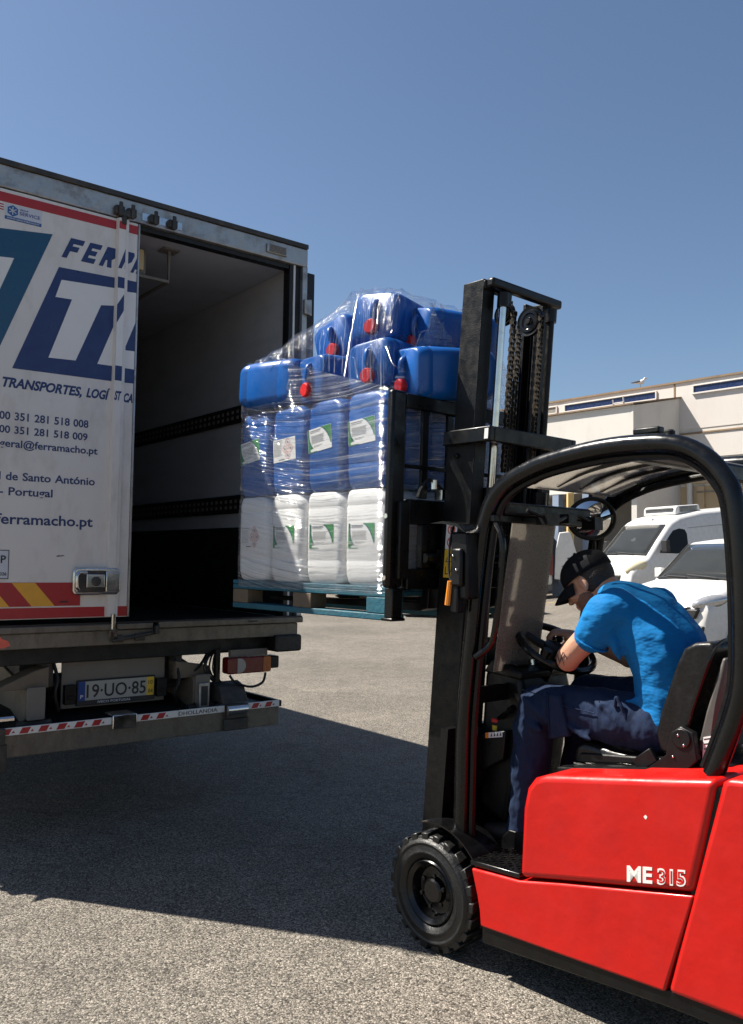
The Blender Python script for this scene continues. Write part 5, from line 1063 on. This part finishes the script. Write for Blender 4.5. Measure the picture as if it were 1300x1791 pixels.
for j in range(7):
    t = j/6; row = []
    for i in range(15):
        a = rad(-68+136*i/14); e = 1.0
        x0_, y0_ = -0.010+0.108*math.cos(a), 0.088*math.sin(a)
        ln = 0.078*max(0, math.cos(a*1.25))**0.6
        row.append(hp(x0_+ln*t, y0_*(1-0.06*t), 0.026-0.020*t*t-0.030*(y0_/0.088)**2*(0.5+0.5*t)-0.010*t))
    top.append(row)
br_ = dp('peak', MB().grid(top), 'cap_black', cap_, smooth=70); sm = br_.modifiers.new('s', 'SOLIDIFY'); sm.thickness = 0.005
dp('cap_button', MB().ball(hp(-0.010,0,0.122), 0.008, 10, 6), 'cap_black', cap_)
# t-shirt
sh = MB().chain([(0.772,VC+0.005,0.965,0.150,0.200,0.07),(0.785,VC+0.005,1.05,0.138,0.192,0.09),(0.770,VC,1.16,0.136,0.192,0.10),(0.728,VC,1.265,0.142,0.200,0.105),(0.660,VC,1.345,0.128,0.200,0.100),(0.590,VC,1.392,0.100,0.180,0.085),(0.545,0.468,1.418,0.075,0.110,0.062)], 9)
sh.chain([(0.625,0.325,1.375,0.088),(0.600,0.292,1.362,0.082),(0.578,0.272,1.315,0.074),(0.560,0.262,1.285,0.070)], 8)
sh.chain([(0.63,0.60,1.375,0.088),(0.605,0.65,1.35,0.082),(0.56,0.685,1.30,0.072)], 8)
sho = dp('t_shirt', sh, 'shirt_blue', remesh=0.0085, blur=6)
def wrinkle(o, size, strength, stretch=None):
    t = bpy.data.textures.new('folds', 'CLOUDS'); t.noise_scale = size; t.noise_depth = 2
    d = o.modifiers.new('d', 'DISPLACE'); d.texture = t; d.strength = strength; d.mid_level = 0.5; d.texture_coords = 'LOCAL'
    if stretch:
        e = bpy.data.objects.new('fold_axes', None); return
wrinkle(sho, 0.11, 0.016)
fold = MB()
for z, a in ((1.055,0.03),(1.015,0.045),(0.985,0.05)):
    pts = [(0.655+0.02*k, 0.295-0.012*math.sin(k*0.5), z+a*(k/8)**1.5+0.006*math.sin(k)) for k in range(10)]
for p0, p1, r in (((0.66,0.300,1.045),(0.86,0.330,1.085),0.016),((0.665,0.296,1.00),(0.88,0.345,1.035),0.018),((0.70,0.298,0.965),(0.86,0.34,0.985),0.016),((0.56,0.21,1.355),(0.615,0.235,1.33),0.014),((0.535,0.215,1.32),(0.60,0.225,1.29),0.013),((0.63,0.27,1.30),(0.66,0.285,1.20),0.016)):
    sh2 = [(p0[0]+(p1[0]-p0[0])*k/6, p0[1]+(p1[1]-p0[1])*k/6-0.004*math.sin(k/6*math.pi), p0[2]+(p1[2]-p0[2])*k/6, r*(0.5+0.5*math.sin(math.pi*(k+0.6)/7.2))) for k in range(7)]
    fold.chain(sh2, 3)
sho2 = sho.data; bm = bmesh.new(); bm.from_mesh(sho2); tmp = fold; tmp.v = [tuple(Vector(p)-OFF) for p in tmp.v]; fm = tmp.mesh('f', 'shirt_blue', 0); bm.from_mesh(fm); bm.to_mesh(sho2); bm.free(); sho2.update(); sho2.polygons.foreach_set('material_index', [0]*len(sho2.polygons))
dp('sleeve_hem', MB().tube([(0.556+0.068*math.cos(2*math.pi*k/24)*0.80+0.030*math.sin(2*math.pi*k/24)*0, 0.262+0.066*math.sin(2*math.pi*k/24), 1.258+0.052*math.cos(2*math.pi*k/24)*-0.62) for k in range(24)], 0.0045, 6, closed=True), 'shirt_blue')
# trousers
tr2 = MB().chain([(0.775,VC,0.945,0.145,0.195,0.090),(0.74,VC,0.965,0.135,0.190,0.088)], 6)
tr2.chain([(0.745,0.372,0.965,0.108),(0.62,0.352,0.975,0.104),(0.48,0.340,0.985,0.095),(0.34,0.332,0.985,0.086),(0.268,0.330,0.975,0.082)], 9)
tr2.chain([(0.268,0.330,0.970,0.082),(0.245,0.330,0.86,0.082),(0.222,0.330,0.70,0.078),(0.212,0.330,0.55,0.078),(0.208,0.330,0.485,0.080)], 9)
tr2.chain([(0.745,0.575,0.965,0.106),(0.52,0.62,1.00,0.096),(0.30,0.63,1.00,0.085)], 9)
tr2.chain([(0.30,0.63,0.995,0.083),(0.26,0.63,0.75,0.078),(0.22,0.63,0.50,0.078)], 9)
for p0, p1, r in (((0.24,0.255,1.02),(0.40,0.245,0.93),0.016),((0.22,0.265,0.93),(0.33,0.25,0.90),0.016),((0.19,0.275,0.90),(0.24,0.258,0.74),0.017),((0.45,0.245,0.94),(0.56,0.25,0.90),0.015),((0.60,0.252,1.03),(0.74,0.275,0.93),0.018),((0.66,0.268,1.03),(0.80,0.30,0.95),0.016),((0.42,0.255,1.045),(0.44,0.25,0.92),0.014),((0.355,0.252,1.04),(0.365,0.248,0.93),0.014),((0.17,0.29,0.78),(0.22,0.262,0.62),0.015)):
    tr2.chain([(p0[0]+(p1[0]-p0[0])*k/6, p0[1]+(p1[1]-p0[1])*k/6, p0[2]+(p1[2]-p0[2])*k/6, r*(0.5+0.5*math.sin(math.pi*(k+0.6)/7.2))) for k in range(7)], 3)
tro = dp('trousers', tr2, 'trouser_navy', remesh=0.0085, blur=4); wrinkle(tro, 0.085, 0.020)
dp('cargo_pocket', MB().prism([(0.375,1.045),(0.435,1.045),(0.475,0.90),(0.385,0.875)], 0.236, 0.262, 'y'), 'trouser_navy', tro, bevel=0.008)
dp('pocket_seam', MB().tube([(0.378,0.234,1.045),(0.388,0.234,0.88)], 0.0022, 5).tube([(0.436,0.234,1.045),(0.472,0.234,0.905)], 0.0022, 5).tube(spline([(0.25,0.247,1.045),(0.33,0.244,1.035),(0.43,0.240,1.012),(0.58,0.244,1.0)]), 0.0022, 5), 'trouser_navy', tro)
dp('belt_loop', MB().tube(spline([(0.655,0.262,1.03),(0.662,0.258,1.065),(0.678,0.262,1.04),(0.70,0.268,0.985)]), 0.007, 8), 'trouser_navy', tro)
for v in (0.33, 0.63):
    shoe = MB().chain([(0.215,v,0.455,0.045),(0.15,v,0.447,0.048,0.045,0.040),(0.07,v,0.440,0.045,0.047,0.032),(0.03,v,0.437,0.036,0.040,0.028)], 6)
    dp('shoe', shoe, 'shoe', remesh=0.007, blur=3)
    dp('shoe_sole', MB().prism(rrect(-0.01,0.265,v-0.05,v+0.05,0.045,5), 0.4035, 0.424, 'z'), 'rubber')

# ================================================================ yard behind: vans, buildings, odds and ends
def make_van(name, loc, heading, pitch, label, group, st, w, wt, zbelt, ztop, glass, side_win, wheels, wr, lamp, hood_z):
    """Nose at local x = 0, body towards -x. st: stations (x, top z, half width, sill z)."""
    R = thing(name, loc, (0, pitch, heading), label, 'van', group)
    def yw(z): return w if z <= zbelt else w+(wt-w)*min(1, (z-zbelt)/(ztop-zbelt))
    rows = []
    for x, zt, hw, zb in st:
        k = hw/w; r = min(0.16, (zt-zb)*0.25); sec = []
        zs = [zb, zb+0.12, zb+(zt-r-zb)*0.4, zb+(zt-r-zb)*0.7, zt-r]
        for i, z in enumerate(zs): sec.append((yw(z)*k*(0.95 if i == 0 else 1), z))
        yt = yw(zt-r)*k
        for a in (25, 50, 72): sec.append((yt-r*(1-math.cos(rad(a))), zt-r+r*math.sin(rad(a))))
        sec.append((yt-r, zt)); sec.append((yt*0.5, zt+0.018)); half = sec
        rows.append([(x, y, z) for y, z in half] + [(x, 0, zt+0.025)] + [(x, -y, z) for y, z in reversed(half)])
    mb = MB().grid(rows); n = len(rows[0]); mb.f.append(tuple(range(n))); mb.m.append(0); k0 = (len(rows)-1)*n; mb.f.append(tuple(range(k0+n-1, k0-1, -1))); mb.m.append(0)
    mb.build('body', 'van_white', R, smooth=38)
    # windscreen follows the raked stations
    (xa, za), (xb, zb_) = glass; G = []
    for i in range(5):
        t = i/4; x = xa+(xb-xa)*t; z = za+(zb_-za)*t; hw = yw(z)-0.13
        G.append([(x+0.010, hw*q, z+0.030+0.016*(1-q*q)) for q in np.linspace(-1, 1, 9)])
    gl = MB().grid(G).build('windscreen', 'van_glass', R); sm_ = gl.modifiers.new('s', 'SOLIDIFY'); sm_.thickness = 0.006
    MB().tube([G[0][k] for k in range(9)], 0.018, 6).tube([G[0][0], G[4][0]], 0.012, 6).tube([G[0][8], G[4][8]], 0.012, 6).build('windscreen_seal', 'van_trim', gl)
    MB().tube([Vector(G[0][6])+Vector((0.03,0,0.012)), Vector(G[0][3])+Vector((0.01,0,0.05))], 0.010, 5).tube([Vector(G[0][3])+Vector((0.03,0,0.012)), Vector(G[0][1])+Vector((0.01,0,0.03))], 0.010, 5).build('wiper', 'van_trim', gl)
    for s in (1, -1):
        mb = MB(); n = len(side_win); vs = [(x, s*(yw(z)+0.006), z) for x, z in side_win]; mb.add(vs+[(x, s*(yw(z)-0.01), z) for x, z in side_win], [tuple(range(n))]+[(i, (i+1)%n, (i+1)%n+n, i+n) for i in range(n)])
        mb.build('side_window', 'van_dark_glass', R)
        mx_ = side_win[0]
        k_ = ztop/2.4; m_ = MB().box(mx_[0]-0.12*k_, mx_[0]+0.0, min(s*(w+0.04), s*(w+0.04+0.2*k_)), max(s*(w+0.04), s*(w+0.04+0.2*k_)), mx_[1]+0.02, mx_[1]+0.02+0.30*k_*k_).tube([(mx_[0]-0.05, s*(w-0.03), mx_[1]+0.04), (mx_[0]-0.07, s*(w+0.1), mx_[1]+0.08)], 0.03, 6).build('wing_mirror', lamp['mirror'], R, bevel=0.04, segs=3)
        for wx in wheels:
            MB().prism(arc((wx, wr), wr+0.07, rad(-25), rad(205), 18), s*(w-0.05), s*(w+0.005), 'y').build('wheel_arch', 'van_trim', R)
            W_ = MB().lathe([(0,0.0),(wr*0.55,0.0),(wr*0.6,0.03*1)], (wx, s*(w-0.02)+0.012*s, wr), 'y', 24).build('wheel', 'van_rim', R)
            MB().lathe([(wr*0.58,-0.11),(wr*0.92,-0.11),(wr,-0.08),(wr,0.08),(wr*0.92,0.11),(wr*0.58,0.11)], (wx, s*(w-0.09), wr), 'y', 28, loop=True).build('tyre', 'rubber', W_)
        p = lamp['poly']; d = lamp['depth']
        MB().ball((lamp['c'][0], s*lamp['c'][1], lamp['c'][2]), p, 16, 10, R=Matrix.Rotation(rad(lamp['rot'][0])*s, 3, 'Z') @ Matrix.Rotation(rad(lamp['rot'][1]), 3, 'Y')).build('headlight', lamp['mat'], R)
    return R, yw
pbr('van_dark_glass', (0.008, 0.009, 0.010), 0.10, 0, 0.1, 5, spec=0.15); pbr('van_rim', (0.35, 0.35, 0.35), 0.4, 0.8, 0.1, 5)
pbr('lamp_chrome', (0.50, 0.50, 0.50), 0.12, 0.6, 0.3, 30, rvar=0.08)
# large panel van with roof cooler
stA = [(0.0,0.62,0.80,0.34),(-0.03,0.86,0.90,0.28),(-0.10,1.10,0.95,0.26),(-0.30,1.28,0.99,0.25),(-0.62,1.42,1.02,0.25),(-0.66,1.46,1.02,0.25),(-1.00,1.79,1.02,0.25),(-1.40,2.16,1.02,0.25),(-1.55,2.27,1.02,0.25),(-1.85,2.38,1.02,0.25),(-2.6,2.47,1.02,0.25),(-4.2,2.50,1.02,0.25),(-5.9,2.50,1.02,0.25),(-5.99,2.44,0.98,0.3)]
van, yA = make_van('panel_van', (6.22, 22.6, ground_z(6.22, 22.6)-0.02), math.atan2(-0.40,-0.914), rad(5.2), 'large white panel van with roof cooling unit parked by the beige wall', 'parked vans',
    stA, 1.02, 0.90, 1.25, 2.4, ((-0.64,1.43), (-1.42,2.16)), [(-0.98,1.48),(-1.32,1.84),(-1.52,2.02),(-1.74,2.06),(-1.92,2.02),(-1.97,1.90),(-1.95,1.52),(-1.86,1.42),(-1.55,1.42)], (-0.98,-4.9), 0.34,
    dict(c=(-0.30,0.86,1.16), poly=(0.30,0.13,0.15), rot=(-28,20), mat='headlight_yellowed', depth=0.02, mirror='van_trim'), 1.4)
ru = MB().prism([(-1.95,2.42),(-2.85,2.47),(-2.80,2.66),(-2.05,2.66),(-1.98,2.60)], -0.62, 0.62, 'y').build('cooling_unit', 'van_white', van, bevel=0.04, segs=3)
mb = MB()
for k in range(5): mb.obox((-1.975+k*0.004, 0, 2.475+k*0.032), (0.02, 1.05, 0.016))
for k in range(5): mb.box(-2.70,-2.10,0.6205,0.632,2.49+k*0.03,2.506+k*0.03)
mb.build('cooling_grille', 'van_trim', ru)
for x in (-2.08, -3.3): MB().box(x-0.006, x+0.006, yA(1.5)+0.003, yA(1.5)+0.010, 0.5, 1.3).build('panel_seam', 'ink_grey', van)
MB().prism([(-2.05,2.06),(-2.05,2.05),(-5.8,2.10),(-5.8,2.11)], yA(2.08)+0.002, yA(2.08)+0.010, 'y').build('panel_seam', 'ink_grey', van)
MB().prism(rrect(-2.02,-1.94,1.12,1.34,0.03), 1.022, 1.05, 'y').build('door_handle', 'van_trim', van, bevel=0.008)
MB().box(-0.16,0.015,-0.80,0.80,0.34,0.60).box(-0.12,-0.02,-0.55,0.55,0.66,0.98).build('bumper', 'van_trim', van, bevel=0.03)
MB().box(-3.9,-1.3,1.02,1.035,0.42,0.56).build('rubbing_strip', 'van_trim', van, bevel=0.006)
MB().obox((-1.60,0.15,2.318),(0.05,0.03,0.035),(0,rad(-20),0)).build('roof_camera', 'van_trim', van)
# smaller delivery van in front of it
stB = [(0.0,0.55,0.74,0.30),(-0.02,0.72,0.80,0.25),(-0.06,0.92,0.84,0.22),(-0.22,1.02,0.87,0.20),(-0.60,1.11,0.90,0.20),(-1.02,1.18,0.91,0.20),(-1.06,1.20,0.91,0.20),(-1.40,1.46,0.91,0.20),(-1.78,1.73,0.91,0.20),(-1.95,1.80,0.91,0.20),(-2.5,1.85,0.91,0.20),(-4.2,1.86,0.91,0.22),(-4.38,1.80,0.88,0.25)]
sv, yB = make_van('small_delivery_van', (4.40, 13.2, ground_z(4.4, 13.2)), math.atan2(-0.57,-0.82), rad(1.2), 'small white delivery van nose-on behind the driver', 'parked vans',
    stB, 0.91, 0.80, 0.95, 1.78, ((-1.03,1.18), (-1.78,1.73)), [(-1.40,1.18),(-1.62,1.42),(-1.86,1.62),(-2.05,1.65),(-2.55,1.65),(-2.60,1.20),(-2.5,1.15)], (-0.80,-3.5), 0.31,
    dict(c=(-0.19,0.775,0.905), poly=(0.27,0.10,0.10), rot=(-38,12), mat='lamp_chrome', depth=0.02, mirror='van_white'), 1.1)
MB().prism([(-0.72,0.80),(0.72,0.80),(0.66,0.66),(-0.66,0.66)], -0.06, 0.035, 'x').prism([(-0.80,0.56),(0.80,0.56),(0.74,0.26),(-0.74,0.26)], -0.10, 0.03, 'x').build('grille', 'van_trim', sv, bevel=0.02)
MB().prism([(-0.55,0.83),(0.55,0.83),(0.50,0.802),(-0.50,0.802)], -0.05, 0.045, 'x').build('grille_bar', 'lamp_chrome', sv, bevel=0.006)
for s in (1,-1): MB().ball((-0.36, s*0.885, 0.93), (0.07,0.03,0.04), 12, 8).build('indicator', 'lamp_orange', sv)
MB().box(-2.62,-2.55,0.912,0.935,1.02,1.07).build('door_handle', 'van_trim', sv)
# refrigerated box van behind, only its box shows
bx = thing('box_van', (7.2, 16.2, ground_z(7.2, 16.2)), (0, 0, math.atan2(-0.45,-0.9)), 'white refrigerated box body with louvre, behind the small van', 'van', 'parked vans')
MB().box(-3.6,-0.9,-0.95,0.95,0.62,2.30).build('box_body', 'van_white', bx, bevel=0.07, segs=4)
MB().prism([(-0.88,0.45),(0.55,0.45),(0.60,0.85),(0.35,1.05),(-0.05,1.65),(-0.88,1.70)], -0.85, 0.85, 'y').build('cab', 'van_white', bx, bevel=0.08, segs=3)
mb = MB()
for k in range(6): mb.box(-0.898,-0.885,-0.55,0.2,1.82+k*0.04,1.84+k*0.04)
mb.build('louvre', 'van_trim', bx)
for x in (0.0, -2.9):
    for s in (1, -1):
        w_ = MB().lathe([(0,-0.02),(0.17,-0.02),(0.17,0.02)], (x, s*0.86, 0.31), 'y', 20).build('wheel', 'van_rim', bx); MB().lathe([(0.17,-0.1),(0.31,-0.09),(0.31,0.09),(0.17,0.1)], (x, s*0.80, 0.31), 'y', 24, loop=True).build('tyre', 'rubber', w_)
MB().box(-3.5,0.3,-0.4,0.4,0.30,0.62).build('chassis', 'van_trim', bx)
# far van with its rear door swung open, under the annex
fv = thing('cargo_van', (6.36, 30.2, ground_z(6.4, 30.2)), (0, 0, rad(172)), 'white cargo van far across the yard with its rear door swung open', 'van', 'parked vans')
MB().prism([(-0.0,0.45),(5.2,0.45),(5.2,1.05),(4.7,1.25),(4.0,2.1),(3.5,2.35),(0.0,2.35)], -1.75, 0.2, 'y').build('body', 'van_white', fv, bevel=0.10, segs=3)
MB().box(-0.02,0.06,-1.6,0.05,0.75,2.2).build('load_opening', 'ink', fv)
rd = MB().prism([(-0.06,0.66),(-0.98,0.58),(-1.0,0.75),(-0.86,1.4),(-0.62,2.26),(-0.54,2.32),(-0.22,2.28),(-0.10,1.7)], 0.20, 0.26, 'y').build('rear_door', 'van_white', fv, bevel=0.03)
MB().box(-0.86,-0.28,0.2605,0.275,0.80,0.94).build('number_plate', 'paper_white', rd)
for k in range(5): MB().box(-0.80+k*0.11,-0.735+k*0.11,0.2755,0.278,0.83,0.91).build('plate_character', 'ink', rd)
MB().box(-0.80,-0.50,0.2605,0.272,1.36,1.41).build('door_grip', 'van_trim', rd)
MB().box(-0.82,-0.30,0.2605,0.264,1.10,1.13).build('door_lettering', 'ink_grey', rd)
MB().box(-0.02,0.10,0.2005,0.235,0.8,1.5).build('tail_lamp', 'lamp_red', fv)
for x in (0.9, 4.2):
    for y in (-1.6, 0.16):
        w_ = MB().lathe([(0,-0.05),(0.2,-0.05),(0.2,0.05)], (x, y, 0.34), 'y', 18).build('wheel', 'van_rim', fv); MB().lathe([(0.2,-0.1),(0.34,-0.1),(0.34,0.1),(0.2,0.1)], (x, y, 0.34), 'y', 24, loop=True).build('tyre', 'rubber', w_)
# waste skip low behind the load
sp = thing('waste_container', (2.3, 24.4, ground_z(2.3, 24.4)), (0, 0, rad(4)), 'dark green waste container with brown panels across the yard', 'container')
MB().prism([(-1.45,0.12),(1.45,0.12),(1.5,0.42),(-1.5,0.42)], -0.7, 0.7, 'y').build('base', 'skip_green', sp, bevel=0.02)
MB().prism([(-1.45,0.425),(1.45,0.425),(1.5,1.25),(-1.5,1.25)], -0.68, 0.68, 'y').build('panel', 'cardboard', sp, bevel=0.02)
MB().prism([(-1.52,1.255),(1.52,1.255),(1.45,1.75),(-1.45,1.75)], -0.74, 0.74, 'y').build('lid', 'van_trim', sp, bevel=0.04)
for x in (-1.1, 1.1): MB().lathe([(0.10,-0.03),(0.10,0.03)], (x, -0.6, 0.10), 'y', 14).build('castor', 'rubber', sp)
# painted bay line
yl = MB().add([(5.2,27.6,ground_z(5.2,27.6)+0.012),(9.5,28.9,ground_z(9.5,28.9)+0.012),(9.5,29.02,ground_z(9.5,29)+0.012),(5.2,27.72,ground_z(5.2,27.7)+0.012)], [(0,1,2,3)]).build('painted_line', 'line_yellow', smooth=0); structure(yl)

# ---- warehouse: local x along the facade (towards the right and the camera), local -y outwards
WH = thing('warehouse', (10.9, 30.8, 0), (0, 0, math.atan2(-0.75, 0.66)), 'long white warehouse with dark blue slot windows and a lower beige storey', 'building')
def wp(name, mb, mat, parent=WH, **k): return mb.build(name, mat, parent, **k)
wp('upper_wall', B(-22, 14, 0.0, 0.4, 6.35, 8.05), 'wall_upper'); wp('wall', B(-22, 14, 0.02, 0.4, 4.3, 6.349), 'wall_white')
wp('lower_wall', B(-22, 14, 0.0, 0.4, 0, 4.299), 'wall_beige')
wp('roof_coping', B(-22.1, 14.1, -0.05, 0.5, 8.051, 8.12), 'roof_edge'); wp('roof', B(-22, 14, 0.41, 12, 7.6, 7.9), 'wall_grey')
wp('end_wall', B(-22, -21.6, 0.41, 12, 0, 7.59), 'wall_white')
for x0, x1 in ((-6.2, -5.2), (-4.75, -0.75), (0.75, 5.2), (6.6, 11)):
    wf = wp('slot_window', MB().box(x0-0.06, x1+0.06, -0.05, -0.002, 7.86, 7.90).box(x0-0.06, x1+0.06, -0.08, -0.002, 7.56, 7.62).box(x0-0.06, x0, -0.05, -0.002, 7.621, 7.859).box(x1, x1+0.06, -0.05, -0.002, 7.621, 7.859), 'wall_upper', bevel=0.01)
    wp('slot_glass', B(x0, x1, -0.012, -0.003, 7.62, 7.86), 'slot_blue' if x0 > -5 else 'wall_grey', wf)
wp('wall_joint', B(-0.03, 0.03, -0.014, -0.002, 7.0, 8.05), 'roof_edge')
wp('string_course', B(0.1, 14, -0.06, 0.015, 6.15, 6.22), 'roof_edge', bevel=0.01)
wp('lower_band', B(0.1, 14, -0.03, 0.015, 5.30, 6.149), 'wall_upper')
mb = MB()
for k in range(26):
    for j in range(6): mb.box(2.6+k*0.42+(0.2 if j % 2 else 0), 2.6+k*0.42+0.34+(0.2 if j % 2 else 0), 0.012, 0.0195, 6.40+j*0.12, 6.49+j*0.12)
wp('patch_blocks', mb, 'wall_upper')['kind'] = 'stuff'
# lean-to annex with a sloping roof
AX = thing('annex', (10.9, 30.8, 0), (0, 0, math.atan2(-0.75, 0.66)), 'white lean-to annex with sloping roof against the warehouse', 'building')
def ax(name, mb, mat, parent=AX, **k): return mb.build(name, mat, parent, **k)
ax('front_wall', B(-9, 0.2, -3.05, -2.85, 4.0, 6.88), 'wall_white')
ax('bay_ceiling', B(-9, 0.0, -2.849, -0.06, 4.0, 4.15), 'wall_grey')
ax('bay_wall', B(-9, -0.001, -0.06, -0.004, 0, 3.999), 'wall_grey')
for x in (-6.2, -2.98, -1.70): ax('column', B(x-0.14, x+0.14, -3.04, -2.76, 0, 3.999), 'wall_blue_grey', bevel=0.02)
ax('side_wall', MB().prism([(-2.849,0),(-0.002,0),(-0.002,7.50),(-2.849,6.90)], 0.0, 0.2, 'x'), 'wall_white')
ax('roof', MB().prism([(-3.15,6.881),(-0.003,7.51),(-0.003,7.56),(-3.15,6.935)], -9.05, 0.26, 'x'), 'roof_edge')
ax('pipe_bracket', MB().tube([(-0.55,-3.06,6.95),(-0.55,-3.12,7.12)], 0.03, 6).tube([(-0.15,-3.06,6.95),(-0.15,-3.12,7.2)], 0.03, 6).tube([(-0.55,-3.1,7.0),(-0.15,-3.1,7.0)], 0.02, 6), 'wall_upper')
ax('cable', MB().tube(spline([(-4.4,-3.07,5.75),(-4.3,-3.10,5.70),(-4.2,-3.1,5.55),(-4.15,-3.07,5.4)]), 0.02, 5), 'wall_grey')
ax('corner_trim', B(0.14, 0.205, -3.06, -3.051, 4.0, 6.85), 'wall_upper')
# lower storey fittings
sh_ = wp('shutter', B(3.0, 7.4, -0.04, -0.001, 0.5, 4.02), 'shutter_brown')
for k in range(20): wp('shutter_slat', B(3.02, 7.38, -0.052, -0.0405, 0.55+k*0.172, 0.70+k*0.172), 'shutter_brown', sh_, bevel=0.004)
wp('lintel', B(2.8, 7.6, -0.10, -0.001, 4.03, 4.2), 'wall_beige'); wp('gutter', MB().tube([(0.3,-0.1,4.42),(14,-0.1,4.42)], 0.05, 8), 'wall_beige')
wp('downpipe', MB().tube([(0.62,-0.12,0),(0.62,-0.12,4.4)], 0.10, 12), 'wall_white')
wp('pilaster', B(0.9, 1.15, -0.12, -0.001, 0, 4.29), 'wall_beige')
lp_ = wp('wall_lamp', MB().box(2.05,2.25,-0.10,-0.001,3.72,3.95).tube([(2.15,-0.1,3.85),(2.15,-0.32,3.80)], 0.03, 8), 'van_trim'); wp('lamp_head', MB().prism([(2.0,3.55),(2.32,3.55),(2.28,3.80),(2.04,3.80)], -0.48, -0.24, 'y'), 'steel_dark', lp_, bevel=0.02)
wp('bracket', MB().tube([(0.9,-0.14,4.08),(1.6,-0.14,4.08),(1.6,-0.14,4.2)], 0.025, 6), 'wall_grey')
# seagull on the coping
gp = WH.matrix_basis @ Vector((-1.45, 0.1, 8.12)); gl_ = thing('seagull', gp, (0, 0, rad(-20)), 'small seagull standing on the warehouse roof edge', 'bird')
gb = MB().chain([(-0.20,0,0.20,0.03,0.02,0.02),(-0.08,0,0.215,0.09,0.065,0.06),(0.06,0,0.235,0.09,0.07,0.07),(0.13,0,0.30,0.045),(0.165,0,0.36,0.045)], 5).build('body', 'gull_white', gl_, remesh=0.012, blur=2)
MB().prism([(0.10,0.26),(-0.05,0.285),(-0.34,0.215),(-0.10,0.195)], -0.075, 0.075, 'y').build('wings', 'gull_grey', gl_, bevel=0.01)
MB().tube([(0.20,0,0.36),(0.265,0,0.345)], [0.016,0.006], 8).build('beak', 'beak', gl_)
for y in (-0.025, 0.025): MB().tube([(0.0,y,0.17),(0.01,y,0.0)], 0.008, 6).build('leg', 'beak', gl_)
yp = MB().box(-0.11,0.11,-0.11,0.11,0,3.9).build('post', 'post_yellow', None, bevel=0.02); yp.location = WH.matrix_basis @ Vector((-2.12, -3.35, 0.1)); tag(yp, 'ochre square post standing before the annex bay', 'post')
